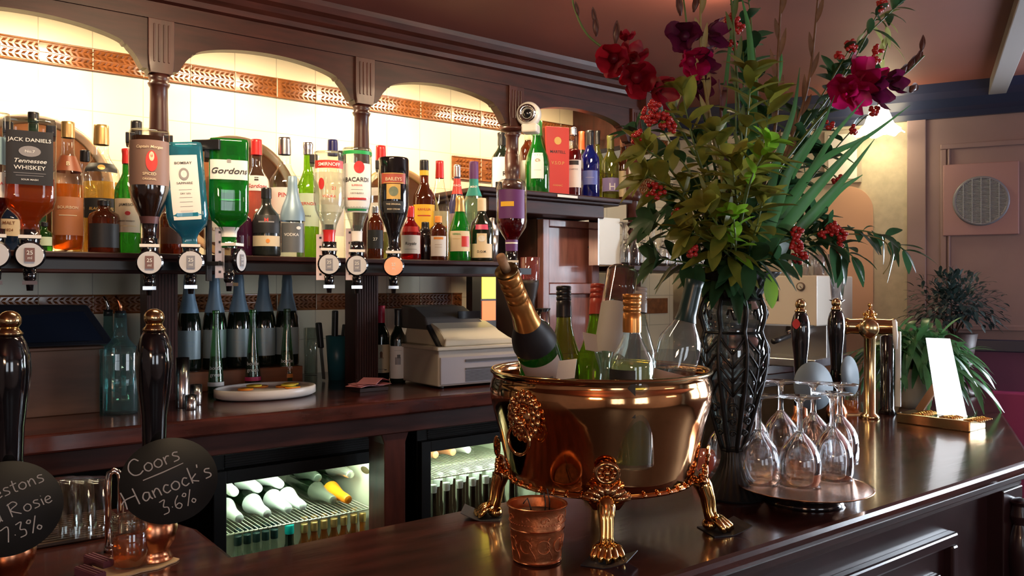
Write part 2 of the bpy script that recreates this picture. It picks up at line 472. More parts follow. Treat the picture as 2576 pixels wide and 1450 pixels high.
# vent on the panelled wall
vt = thing('wall_vent', 'square pinkish wall panel with a round grey slatted vent, on the right wall', 'vent')
c0 = wallX(.42, .012, 1.56-(505-HY)*-0.0)          # placeholder frame, centre set below
pv = None
def on_wall(px, py):
    # sight line meets the right-hand wall
    r = (px-HX)/FOC; dx = FX+RX*r; dy = FY+RY*r
    det = dx*(-WD[1])-dy*(-WD[0])
    t = (WL[0]*(-WD[1])-WL[1]*(-WD[0]))/det
    p = Vector((dx*t, dy*t, CZ-(py-HY)/FOC*t)); s = (p.x-WL[0])*WD[0]+(p.y-WL[1])*WD[1]
    return s, p.z
s, z = on_wall(2466, 507); s1, _ = on_wall(2400, 507); rv = abs(s-s1)
sl, zt = on_wall(2372, 417); sr, zb = on_wall(2562, 590)
X = wallX(0, .0, 0)
b = B().box(sl, sr, -.022, -.0, zb, zt, 0, X)
b.build('vent_panel', [mat('vent_panel_paint', (.36, .22, .235), .5)], vt, .004)
X = wallX(s, .026, z) @ Matrix.Rotation(PI/2, 4, 'X')
b = B().torus(rv, .008, n=40, X=X); b.build('vent_ring', [mat('vent_ring_grey', (.2, .22, .27), .4)], vt)
b = B()
for i in range(-17, 18):
    zz = i*rv/18; h = math.sqrt(max(0, rv*rv-zz*zz))
    b.box(-h, h, -.031, -.024, zz-.0018, zz+.0016, 0, wallX(s, 0, z))
for i in (-2, -1, 0, 1, 2):
    h = math.sqrt(rv*rv-(i*rv/3)**2); b.box(i*rv/3-.002, i*rv/3+.002, -.034, -.031, -h, h, 0, wallX(s, 0, z))
b.build('slats', [mat('vent_grey', (.3, .36, .42), .4)], vt)
b = B().lathe([(0, 0), (rv, 0)], 40, X=wallX(s, .0225, z) @ Matrix.Rotation(PI/2, 4, 'X')); b.build('vent_backing', [mat('vent_dark', (.08, .1, .13), .6)], vt)
# picture, arched panel on the cream wall
s, z = on_wall(2140, 410); s2, z2 = on_wall(2168, 460)
pf = thing('picture_frame', 'small light framed picture on the cream wall below the wall lamp', 'picture')
wbox(B(), s-.12, s2, .0, .02, z2, z2+.26).build('frame', [mat('frame_grey', (.4, .36, .28), .4)], pf, .003)
wbox(B(), s-.10, s2-.02, .0205, .022, z2+.02, z2+.24).build('picture', [PAPER], pf)
s, z = on_wall(2130, 470); sR, _ = on_wall(2197, 470); s0, zb = on_wall(2130, 960)
hw = sR-s; poly = [(s-hw, 1.0), (s+hw, 1.0)]+[(s+hw*math.cos(a*PI/16), z-hw+hw*math.sin(a*PI/16)*1.0) for a in range(0, 17)]
b = B(); X = wallX(0, 0, 0) @ Matrix.Rotation(PI/2, 4, 'X'); b.prism(poly, 0, .02, 0, X)
tag(b.build('arched_panel', [mat('terracotta_panel', (.6, .36, .24), .6)]), 'peach round-topped panel on the cream wall below the framed picture', 'panel')
# wall lamp
s, z = on_wall(2215, 325)
wl = thing('wall_lamp', 'lit frilled white glass wall lamp beside the dark cornice', 'lamp')
LP = wallp(s, .16, z)
b = B(); n_ = 40; v = []; f = []
for i, (r, zz) in enumerate([(.022, .07), (.04, .06), (.052, .03), (.062, 0), (.085, -.03), (.105, -.045)]):
    for j in range(n_):
        a = 2*PI*j/n_; w = 1+(.07 if i > 3 else 0)*math.cos(7*a)
        v.append((r*w*math.cos(a), r*w*math.sin(a), zz+(.008 if i > 3 else 0)*math.sin(7*a)))
for i in range(5):
    for j in range(n_): f.append((i*n_+j, i*n_+(j+1) % n_, (i+1)*n_+(j+1) % n_, (i+1)*n_+j))
b.add(v, f, 0, True); b.build('lamp_shade', [mat('lit_milk_glass', (.9, .85, .7), .3, emit=(1, .82, .5), es=11)], wl, loc=LP)
b = B(); P0 = LP+Vector((0, 0, .07)); P1 = wallp(s, 0, z+.02)
b.tube([P0, P0+Vector((0, 0, .05)), P0+Vector((.03, .012, .08)), P0+Vector((.08, .035, .05)), (P0+P1)/2+Vector((0, 0, .02)), P1], .007, 8)
b.build('lamp_arm', [CHROME], wl)
B().lathe([(0, 0), (.045, 0), (.04, .015), (0, .02)], 20, X=wallX(s, 0, z+.02) @ Matrix.Rotation(PI/2, 4, 'X')).build('wall_plate', [CHROME], wl)
# relief bands on the tile wall: raised leaf strokes, four rows
def band(name, x0, x1, z0, z1):
    b = B().box(x0, x1, YW-.006, YW, z0, z1); h = (z1-z0); y0 = YW-.006; y1 = YW-.0155
    def stroke(xa, za, xb, zb_, w):            # a raised leaf: pointed at both ends, ridge in the middle
        d = Vector((xb-xa, 0, zb_-za)); p = Vector((-d.z, 0, d.x)).normalized()*w
        A = Vector((xa, y0, za)); E = Vector((xb, y0, zb_)); M_ = (A+E)/2; M_.y = y1
        L_ = (A+E)/2+p; R_ = (A+E)/2-p
        b.add([A, L_, E, R_, M_], [(0, 1, 4), (1, 2, 4), (2, 3, 4), (3, 0, 4)], 0, False)
    for zc in (z0+h*.27, z0+h*.73):
        x = x0+.015
        while x < x1-.02:
            if abs(((x-.841+.0775) % .155)-.0775) > .006:
                stroke(x, zc, x+.019, zc+h*.2, h*.07); stroke(x, zc, x+.019, zc-h*.2, h*.07)
            x += .0175
    for z in (z0, z1, (z0+z1)/2): b.tube([(x0, y0, z), (x1, y0, z)], .0035 if z != (z0+z1)/2 else .0015, 6)
    x = .841-.155*12
    while x < x1:
        if x > x0: b.box(x-.0012, x+.0012, y0-.004, y0, z0, z1, 1)
        x += .155
    return struct(name, b, [BAND, mat('grout', (.6, .5, .35), .7)])
band('trim_5', -1.0, 3.3, 2.268, 2.336)
band('trim_6', -1.0, 1.98, 1.474, 1.531)
band('trim_7', 1.93, 3.3, 2.03, 2.125)
b = B().box(2.35, 3.3, YW-.006, YW, 1.42, 1.5); struct('trim_8', b, BAND)
# ================================================================ BACK BAR
YC = 2.52; CX = [-.03, .629, 1.283, 1.931, 2.6]
bb = thing('back_bar', 'dark mahogany back bar canopy with arches on slim turned columns', 'back bar')
def zarch(x):
    for a, c in zip(CX, CX[1:]):
        if a <= x <= c:
            d = min(x-a, c-x)
            if d < .032: return 2.178
            if d < .05: return 2.178+.012
            if d < .085: return 2.19+(d-.05)/.035*.052+.006*math.sin((d-.05)/.035*PI)
            if d < .1: return 2.25
            w = (c-a)-.2; u = (x-(a+.1))/w
            return 2.256+.038*(1-(2*u-1)**2)**.75 if 0 < u < 1 else 2.256
    return 2.178
b = B(); xs = []
x = CX[0]-.032
while x < CX[-1]+.032: xs.append(x); x += .006
v = []; f = []
for x in xs:
    z = zarch(x); v += [(x, YC-.02, z), (x, YC-.02, 2.40), (x, YC+.02, z), (x, YC+.02, 2.40)]
for i in range(len(xs)-1):
    a = 4*i; f += [(a, a+4, a+5, a+1), (a+2, a+3, a+7, a+6), (a, a+2, a+6, a+4)]
b.add(v, f); b.box(-1.6, CX[0]-.03, YC-.02, YC+.02, 2.25, 2.40)
b.box(CX[0]-.1, CX[-1]+.05, YC-.026, YC-.02, 2.335, 2.345)
b.build('arched_fascia', [WOOD], bb)
for i, x in enumerate(CX):
    c = B()
    poly = [(-.03, 2.178), (.03, 2.178), (.034, 2.2), (.036, 2.23), (.036, 2.335), (-.036, 2.335), (-.036, 2.23), (-.034, 2.2)]
    c.prism([(x+p, q) for p, q in poly], 0, .065, 0, Matrix.Translation((0, YC+.035, 0)) @ Matrix.Rotation(PI/2, 4, 'X'))
    for q in (-.02, -.007, .007, .02): c.box(x+q-.0025, x+q+.0025, YC-.033, YC-.03, 2.21, 2.32)
    c.build('capital', [WOODV], bb, .002)
    c = B()
    zb = 1.934 if i >= 3 else 1.6435
    pr = [(0, zb), (.04, zb), (.04, zb+.03), (.026, zb+.05), (.0295, zb+.07), (.0295, zb+.14), (.027, 2.0 if i < 3 else 2.06), (.0245, 2.10), (.0245, 2.14), (.028, 2.145), (.031, 2.153), (.026, 2.157)]
    pr += [(.03, 2.162), (.048, 2.168), (.05, 2.178), (0, 2.178)] if i == 3 else [(.028, 2.165), (.03, 2.178), (0, 2.178)]
    c.lathe(pr, 24, X=Matrix.Translation((x, YC, 0))); c.build('column', [WOODV], bb)
    # fluted posts under the shelf
    if i < 3:
        c = B().box(x-.042, x+.042, YC-.04, YC+.04, 1.23, 1.61)
        for q in range(-4, 5): c.box(x+q*.009-.0025, x+q*.009+.0025, YC-.044, YC-.04, 1.25, 1.6)
        c.build('fluted_post', [WOODV], bb)
co = B()
v = []; f = []
prof = [(YC-.02, 2.385), (YC-.035, 2.39), (YC-.04, 2.405), (YC-.055, 2.415), (YC-.065, 2.43), (YC-.085, 2.438), (YC-.095, 2.455), (YC-.1, CEIL), (YC+.02, CEIL), (YC+.02, 2.385)]
for x in (-1.6, CX[-1]+.12): v += [(x, p[0], p[1]) for p in prof]
m = len(prof)
for i in range(m): f.append((i, (i+1) % m, m+(i+1) % m, m+i))
f += [tuple(range(m))[::-1], tuple(range(m, 2*m))]
co.add(v, f); co.build('cornice', [WOOD], bb)
B().box(CX[-1]+.03, CX[-1]+.12, YC-.05, YW, 2.2, 2.42).build('end_panel', [WOODV], bb)
# soffit strips holding the lamps behind the fascia
for a, c in zip(CX, CX[1:]):
    g = thing('strip_light', ['lit strip lamp hidden behind the leftmost arch of the back bar', 'lit strip lamp hidden behind the second arch, over the green gin bottle', 'lit strip lamp hidden behind the third arch of the back bar', 'lit strip lamp hidden behind the arch beside the security camera'][CX.index(a)], 'light', group='hidden strip lamps')
    B().box(a+.14, c-.14, YC+.06, YC+.1, 2.4, 2.435).build('housing', [IVORY], g)
    B().tube([(a+.16, YC+.08, 2.39), (c-.16, YC+.08, 2.39)], .012, 10).build('lamp_tube', [mat('lit_warm_tube', (1, .9, .7), .4, emit=(1, .8, .5), es=12)], g)
# the long bottle shelf
b = B().box(-1.2, 1.66, 2.13, 2.94, 1.628, 1.6425); b.box(-1.2, 1.655, 2.14, 2.165, 1.592, 1.628)
b.box(1.66, 1.93, 2.62, 2.94, 1.628, 1.6425); b.box(1.87, 1.915, 2.69, 2.75, 1.2305, 1.63)
o = b.build('bottle_shelf', [WOOD], None, .003); tag(o, 'long dark wooden shelf carrying the front rows of spirit bottles', 'shelf')
p0 = onY(1090, 661, 2.139); p1 = onY(1157, 665, 2.139)
b = B().box(p0.x, p1.x, 2.1365, 2.1395, 1.634-.006, 1.634+.003); tag(b.build('price_strip', [PAPER]), 'narrow white price strip on the edge of the long bottle shelf', 'label')
# raised shelf to the right
S2 = 1.932
xl = onY(1205, 480, 2.45).x; xr = onY(1592, 505, 2.45).x
b = B().box(xl, xr, 2.45, 2.92, S2-.018, S2); b.box(xl+.03, xr-.06, 2.47, 2.9, S2-.03, S2-.018); b.box(xl+.07, xr-.13, 2.49, 2.88, S2-.085, S2-.03)
tag(b.build('raised_shelf', [WOOD], None, .004), 'raised moulded dark wooden shelf under the green and red boxed bottles', 'shelf')
p0 = onY(1402, 493, 2.449); p1 = onY(1452, 497, 2.449)
tag(B().box(p0.x, p1.x, 2.446, 2.4495, S2-.016, S2-.006).build('price_strip', [PAPER]), 'narrow white price strip on the edge of the raised right shelf', 'label')
# counter under the shelves
b = B()
b.box(-1.3, 3.3, 2.08, YW, 1.185, 1.23)
tag(b.build('back_counter', [BARTOP], None, .006), 'dark polished wooden back counter below the bottle shelf', 'counter')
b = B(); b.box(-1.3, 3.25, 2.1, 2.125, 1.13, 1.185); tag(b.build('counter_rail', [WOOD], None, .003), 'dark wooden rail under the front edge of the back counter', 'rail')
b = B()
xq = onY(990, 1100, 2.12).x
poly = [(-.075, 1.185), (.075, 1.185), (.07, 1.165), (.05, 1.14), (.035, 1.10), (.035, .0), (-.035, .0), (-.035, 1.10), (-.05, 1.14), (-.07, 1.165)]
b.prism([(xq+p, q) for p, q in poly], 0, .1, 0, Matrix.Translation((0, 2.21, 0)) @ Matrix.Rotation(PI/2, 4, 'X'))
tag(b.build('counter_bracket', [WOODV], None, .003), 'dark wooden bracket post between the two bottle fridges', 'bracket')
b = B().box(-1.3, 3.25, 2.86, YW-.005, 0, 1.18); tag(b.build('back_boarding', [MATTEB]), 'dark boarding behind the fridges below the back counter', 'board')
# cupboard block under the raised shelf: door, dark recess, side
x0 = onY(1358, 700, 2.62).x; x1 = onY(1500, 700, 2.62).x
cb = thing('corner_cupboard', 'tall mahogany cupboard with a pinkish lit panelled door, under the raised shelf', 'cupboard')
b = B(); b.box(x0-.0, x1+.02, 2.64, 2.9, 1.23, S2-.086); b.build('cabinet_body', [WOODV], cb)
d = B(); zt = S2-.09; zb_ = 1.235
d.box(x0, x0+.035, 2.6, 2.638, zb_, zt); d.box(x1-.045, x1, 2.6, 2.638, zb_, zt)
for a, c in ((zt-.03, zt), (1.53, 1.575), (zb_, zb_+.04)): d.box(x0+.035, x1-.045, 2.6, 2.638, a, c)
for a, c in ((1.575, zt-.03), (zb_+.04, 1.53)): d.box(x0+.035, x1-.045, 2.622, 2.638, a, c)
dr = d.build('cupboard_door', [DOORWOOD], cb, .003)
B().ball(onY(1481, 622, 2.597), .005, 8).build('door_knob', [BLACK], dr)
# dark recess to the left of the cupboard
b = B(); xa = onY(1262, 600, 2.75).x; xb = x0
b.box(xa-.02, xb, 2.8, 2.84, 1.23, S2-.086); tag(b.build('recess_board', [mat('recess_brown', (.03, .018, .014), .6)]), 'dark board at the back of the recess beside the panelled cupboard door', 'board')
# lit narrow sign in the recess
p0 = onY(1213, 668, 2.5); p1 = onY(1247, 806, 2.5)
ls = thing('light_box', 'narrow glowing yellow and orange light box beside the cash register', 'light box')
zm = onY(1230, 752, 2.5).z
B().box(p0.x, p1.x, 2.5, 2.53, zm, p0.z).build('yellow_panel', [mat('lit_yellow', (.9, .8, .1), .5, emit=(1, .72, .06), es=1.5)], ls)
B().box(p0.x, p1.x, 2.5, 2.53, p1.z, zm-.008).build('orange_panel', [mat('lit_orange', (.9, .3, .1), .5, emit=(1, .16, .05), es=.9)], ls)
B().box(p0.x-.004, p1.x+.004, 2.503, 2.56, 1.23, p0.z+.004).build('casing', [DKGREY], ls)
# glass shelf at the right end, with its end column
x2 = onY(1690, 600, 2.5).x+.35; x1b = x1+.03
zs = onY(1600, 668, 2.42).z
b = B().box(x1b, x2, 2.42, 2.9, zs-.022, zs); tag(b.build('glass_shelf', [WOOD], None, .002), 'dark wooden shelf of upturned wine glasses behind the flower vase', 'shelf')
b = B(); xp = onY(1600, 600, 2.5).x
b.lathe([(0, 1.23), (.035, 1.23), (.035, zs-.03), (.035, zs+.06), (.02, zs+.1), (.026, zs+.12), (.014, zs+.13), (.024, zs+.15), (.014, zs+.165), (.025, zs+.18), (.02, zs+.2), (.028, zs+.21), (.03, 2.15), (0, 2.15)], 20, X=Matrix.Translation((xp, 2.52, 0)))
tag(b.build('turned_post', [WOODV]), 'dark turned post standing in front of the upturned wine glasses', 'post')
# ================================================================ CUSTOMER BAR
ZB = 1.10
A_ = (-1.8, .875); B_ = (2.42, .875); C_ = (3.985, 1.64)
C2 = (3.77, 2.11); B2_ = (2.31, 1.40)
b = B()
outer = [A_, B_, C_, C2, B2_, (.47, 1.40), (.47, 1.6), (.40, 1.85), (-1.8, 1.85)]
b.prism(outer, ZB-.032, ZB)
tag(b.build('worktop', [BARTOP], None, .011), 'polished dark mahogany bar top in the foreground', 'worktop')
def inset(d):
    return [(A_[0], A_[1]+d), (B_[0]-d*.22, B_[1]+d), (C_[0]-.44*d-.01, C_[1]+.9*d), (C2[0], C2[1]-.04), (B2_[0], B2_[1]-.04), (.43, 1.36), (A_[0], 1.36)]
bf = thing('bar_counter', 'dark panelled wooden bar counter below the polished foreground top', 'bar counter')
b = B(); b.prism(inset(.012), ZB-.05, ZB-.033); b.prism(inset(.03), ZB-.07, ZB-.05); b.build('moulding', [WOOD], bf, .003)
b = B(); b.prism(inset(.065), .0, ZB-.07); b.build('front_panel', [mat('dark_bar_front', (.035, .012, .014), .3, noise=.4, scale=8, coat=.4)], bf)
DB = MATS['dark_bar_front']
for i, (xa_, xb_) in enumerate(((-.9, -.2), (-.05, .65), (.8, 1.38), (1.5, 2.08))):
    b = B(); y = .94
    for a, c, e, g in ((xa_, xb_, .93, .96), (xa_, xb_, .3, .33), (xa_, xa_+.03, .33, .93), (xb_-.03, xb_, .33, .93)): b.box(a, c, y-.022, y+.005, e, g)
    b.box(xa_+.07, xb_-.07, y-.014, y+.005, .4, .87)
    b.build('raised_panel', [DB], bf, .006)
b = B(); xk = 2.36
b.box(xk-.07, xk+.05, .9, .95, .0, 1.03)
b.lathe([(0, .72), (.03, .73), (.034, .76), (.022, .79), (.03, .83), (.034, .87), (.024, .92), (.016, .94), (.028, .96), (.02, .99), (.03, 1.0), (0, 1.01)], 16, X=Matrix.Translation((xk-.01, .885, 0)))
b.build('corner_post', [DB], bf, .003)
# upholstered bench back below the plum dado
b = B(); wbox(b, .32, .95, .012, .07, .3, 1.09)
tag(b.build('bench_back', [mat('magenta_upholstery', (.38, .045, .16), .6)], None, .01), 'magenta upholstered bench back against the plum wall beyond the bar end', 'bench')
# ================================================================ BOTTLES ON THE LONG SHELF
ZS = 1.6425
def place(px, Y, z, ytop, w):
    p = onY(px, 700, Y); t = dep(px, Y)
    top = CZ-(ytop-HY)/FOC*t
    return Vector((p.x, Y, z)), top-z, w/2*t/FOC
def sb(kind, px, ytop, w, Y, label, gm, z=ZS, name='spirit_bottle', cat='bottle', group='bottles on the long shelf', **k):
    loc, H, R = place(px, Y, z, ytop, w)
    return bottle(kind, name, label, cat, loc, H, R, gm, group=group, **k)
BK = 2.36; FR = 2.21
LBL_BLK = mat('black_label', (.02, .02, .022), .5)
LBL_PG = mat('pale_green_label', (.55, .68, .5), .6)
LBL_GR = mat('green_label', (.03, .2, .1), .5)
sb('spirit', 22, 500, 62, FR, 'dark blue whisky bottle with a cream label, leftmost on the long shelf', glass('dark_blue_glass', (.06, .12, .25), .3), cap=(CAPB, .16), labs=[(CREAM, .28, .6, 62, [('MALT', .34, .5, 0, INKBR), ('1824', .3, .37, 0, INKBR)])])
sb('short', 84, 284, 62, BK, 'bottle with a black cap standing behind the square black label whiskey', glass('dark_teal_glass', (.1, .2, .14), .3), cap=(CAPB, .07), labs=[(LBL_GR, .2, .5, 60, [])])
sb('spirit', 112, 560, 36, FR-.02, 'small dark green bottle with a pale label under the square whiskey bottle', G_GRN2, cap=(CAPB, .14), labs=[(LBL_PG, .2, .5, 60, [])])
sb('round', 171, 308, 74, FR+.02, 'amber whiskey bottle with a pale gold cap and brown neck sleeve', G_CLR, cap=(GOLDC, .12), liq=(L_AMB, .02, .52), labs=[(mat('brown_sleeve', (.25, .07, .03), .4), .62, .74, 170, [('B', .4, .66, 0, CREAM)]), (mat('russet_label', (.45, .17, .07), .5), .13, .42, 62, [('BOURBON', .26, .33, 0, CREAM), ('#bar', (1.1, .006), .28, 0, CREAM)])])
sb('spirit', 255, 316, 86, BK, 'pale gold whisky bottle with a gold cap and slanted black label', G_CLR, cap=(GOLDC, .15), liq=(L_GOLD, .02, .56), labs=[(LBL_BLK, .28, .43, 70, [('BLACK LABEL', .22, .34, 0, GOLDP, .2)]), (LBL_BLK, .63, .7, 60, [('#disc', (.2, .02), .665, 0, GOLDP)])])
sb('spirit', 214, 380, 56, BK+.1, 'yellow liqueur bottle between the two amber whisky bottles', G_CLR, cap=(CAPB, .1), liq=(L_GOLD, .02, .6))
sb('short', 262, 505, 74, FR-.01, 'dark bottle with a plain dark label below the slanted black label bottle', G_BRN, cap=(CAPB, .1), labs=[(LBL_BLK, .1, .55, 62, [])])
sb('wine', 321, 376, 62, FR, 'green whiskey bottle with a red neck and cream label', G_GRN2, cap=(RED, .14), labs=[(CREAM, .2, .52, 64, [('JAMESON', .3, .45, 0, INK), ('#disc', (.2, .02), .38, 0, INKR), ('IRISH WHISKEY', .16, .3, 0, INK), ('#bar', (1.3, .004), .26, 0, GOLDP)])])
sb('spirit', 343, 306, 66, BK+.06, 'clear bottle with a tall black cap behind the brown rum bottle', G_CLR, cap=(CAPB, .1))
sb('short', 432, 505, 56, FR+.02, 'dark brown bottle below the blue gin bottle', G_BRN, cap=(CAPB, .08), labs=[(mat('brown_label', (.2, .08, .05), .5), .2, .5, 62, [])])
sb('spirit', 546, 470, 62, FR+.05, 'clear bottle with a white label tucked between the blue and green gin bottles', G_CLR, cap=(CAPB, .15), labs=[(PAPER, .2, .5, 60, [('BLEND', .36, .36, 0, INKBR)])])
sb('short', 607, 515, 52, FR+.02, 'small purple liqueur bottle in front of the pink gin bottle', glass('purple_glass', (.25, .06, .2), .35), cap=(CAPB, .12))
sb('spirit', 645, 352, 66, BK, 'pink gin bottle with a red cap and white label', G_CLR, cap=(RED, .13), liq=(L_ROSE, .02, .6), labs=[(PAPER, .56, .69, 62, [('Gordons', .42, .585, 0, INKR, .3), ('#bar', (.3, .03), .66, 0, INK)])])
sb('squat', 670, 474, 70, FR, 'squat dark bottle with a black stopper and cream band', mat('apothecary_glass', (.018, .022, .02), .2, coat=.5), cap=(CAPB, .15), labs=[(CREAM, .15, .3, 64, [('#disc', (.14, .03), .225, .1, ORP)]), (LBL_BLK, .34, .6, 60, [('#bar', (1.1, .02), .5, 0, GREYP), ('M', .4, .5, 0, INKR)])])
sb('spirit', 716, 347, 76, BK, 'clear vodka bottle with a silver cap and a white label in red print', G_CLR, cap=(SILV, .14), labs=[(PAPER, .14, .58, 62, [('PIN', .42, .5, -.1, INKR), ('#bar', (1.2, .004), .36, 0, GREYP)])])
sb('tall', 736, 445, 60, FR, 'slim bottle with a blue-grey foil neck and upright lettering', G_FLINT, cap=(BLUEF, .55), labs=[(mat('smoke_label', (.12, .13, .14), .4), .06, .42, 62, [('VODKA', .34, .26, -.1, INKW), ('#disc', (.2, .02), .36, .5, PAPER)])])
sb('wine', 775, 360, 56, BK-.02, 'bright green aniseed bottle with a silver cap', G_LIME, cap=(SILV, .1), labs=[(LBL_PG, .28, .56, 64, [('PERNOD', .36, .46, 0, INKR), ('PARIS', .2, .36, 0, INK)])])
sb('spirit', 837, 353, 62, BK+.04, 'clear bottle with a navy cap behind the red-banded vodka bottle', G_CLR, cap=(NAVY, .13), labs=[(PAPER, .2, .5, 60, [])])
sb('spirit', 958, 368, 62, BK, 'clear vermouth bottle with a tall red cap behind the black cream liqueur', G_CLR, cap=(RED, .17), liq=(L_PALE, .02, .5), labs=[(PAPER, .25, .5, 60, [('O', .5, .36, 0, INKR)]), (PAPER, .56, .63, 60, [])])
sb('short', 944, 520, 42, FR, 'small dark bottle with a tiny silver band beside the black cream liqueur', G_BRN, cap=(SILV, .12), labs=[(LBL_BLK, .2, .55, 62, [('27', .5, .35, 0, INKW)])])
sb('spirit', 1067, 404, 56, BK, 'brown coffee liqueur bottle with a yellow neck ring and yellow label', G_BRN, cap=(CAPB, .1), labs=[(YELP, .2, .56, 66, [('KAHLUA', .3, .5, 0, INKR), ('#bar', (1.2, .01), .45, 0, INKR), ('#disc', (.3, .05), .32, 0, ORP)]), (YELP, .85, .9, 178, [])])
sb('tall', 1106, 406, 54, BK-.02, 'clear bottle of pale yellow liqueur with a red cap and slanted red print', G_CLR, cap=(RED, .17), liq=(L_GOLD, .02, .38), labs=[(glass('frosted_label', (.9, .85, .6), .5), .1, .5, 60, [('ROUGE', .4, .32, 0, INKR, .4)])])
sb('squat', 1033, 520, 52, FR, 'round red raspberry liqueur bottle with a white label and red seal', glass('red_glass', (.5, .02, .02), .35), cap=(RED, .2), labs=[(PAPER, .12, .46, 62, [('Royale', .4, .28, 0, INK, .2), ('#bar', (1.2, .004), .2, 0, INK)]), (RED, .52, .62, 50, [])])
sb('short', 1070, 560, 46, FR+.05, 'squat black bottle next to the round red liqueur', mat('black_glass', (.01, .01, .012), .08, coat=1), cap=(CAPB, .2))
sb('short', 1103, 545, 44, FR-.01, 'dark liqueur bottle with a tall white label and orange ribbon', G_BRN, cap=(ORP, .14), labs=[(PAPER, .1, .55, 56, [('#bar', (1.1, .05), .5, 0, ORP), ('#bar', (.8, .004), .36, 0, INKBR), ('#bar', (.8, .004), .3, 0, INKBR)])])
sb('tall', 1150, 416, 46, BK, 'schnapps bottle with a silver cap and red neck band', glass('violet_glass', (.35, .35, .6), .3), cap=(SILV, .12), labs=[(REDM, .7, .86, 176, [('PEACH', .3, .78, 0, INKW)]), (mat('lilac_label', (.6, .45, .55), .5), .2, .5, 60, [])])
sb('champ', 1157, 494, 54, FR, 'green herbal liqueur bottle with gold foil and a gold label', G_GREEN, cap=(GOLDC, .24), labs=[(CREAM, .15, .46, 62, [('#bar', (.8, .16), .3, .55, REDM), ('HERBAL', .22, .4, -.3, GREENP), ('#bar', (.7, .005), .34, -.3, GOLDP)])])
sb('round', 1192, 408, 56, BK, 'pale green melon liqueur bottle with a purple cap and teal neck', glass('mint_glass', (.65, .82, .6), .2), cap=(PURP, .17), labs=[(TEALP, .66, .83, 176, [('MINT', .28, .74, 0, INKW)]), (TEALP, .14, .34, 60, [])])
sb('squat', 1212, 500, 60, FR, 'dark round liqueur bottle with a cream stopper and shield label', G_DARK, cap=(CREAM, .2), labs=[(CREAM, .06, .28, 56, [('D.O.M.', .26, .14, 0, INK)]), (CREAM, .28, .44, 24, [('#disc', (.3, .05), .36, 0, PAPER)]), (mat('pink_seal', (.6, .06, .15), .4), .5, .58, 32, [])])
# cocktail shaker
loc, H, R = place(1238, FR+.0, ZS, 547, 34)
t = thing('cocktail_shaker', 'steel cocktail shaker at the right end of the long bottle shelf', 'shaker', loc)
B().lathe([(0, 0), (R*.8, 0), (R, H*.62), (0, H*.62)], 24).build('tumbler', [STEEL], t)
B().lathe([(R*1.02, H*.6), (R*1.02, H*.66), (R*.9, H*.8), (R*.45, H*.86), (R*.45, H*.98), (0, H)], 24).build('lid', [STEEL], t)
# metal display racks: round copper trays leaning at the back of the shelf
for px, yt, lab in ((92, 282, 'large round copper tray behind the amber bottles at the left'), (603, 338, 'round copper tray behind the green and pink gin bottles'), (1010, 397, 'round gilt tray behind the black cream liqueur bottle')):
    Yt = 2.5 if px != 1010 else 2.5; p = onY(px, yt, Yt); R = (p.z-ZS)/2
    if px == 1010: R = .17
    T = Matrix.Translation((p.x, Yt+.03, ZS+.0+R)) @ Matrix.Rotation(-.05, 4, 'X') @ Matrix.Rotation(PI/2, 4, 'X')
    tr = thing('round_tray', lab, 'tray', group='round trays behind the bottles')
    B().lathe([(0, 0), (R*.84, 0), (R*.86, .004), (0, .004)], 48, X=T).build('tray_plate', [mat('worn_copper_plate', (.42, .22, .13), .35, .85, noise=.3, scale=10)], tr)
    B().lathe([(R*.85, -.002), (R*.88, .012), (R*.95, .006), (R*.985, .016), (R, .012), (R*.99, .002), (R*.86, -.004), (R*.85, -.002)], 48, X=T).build('rim', [GOLDC if px == 1010 else mat('tray_rim', (.6, .42, .26), .3, .9)], tr)
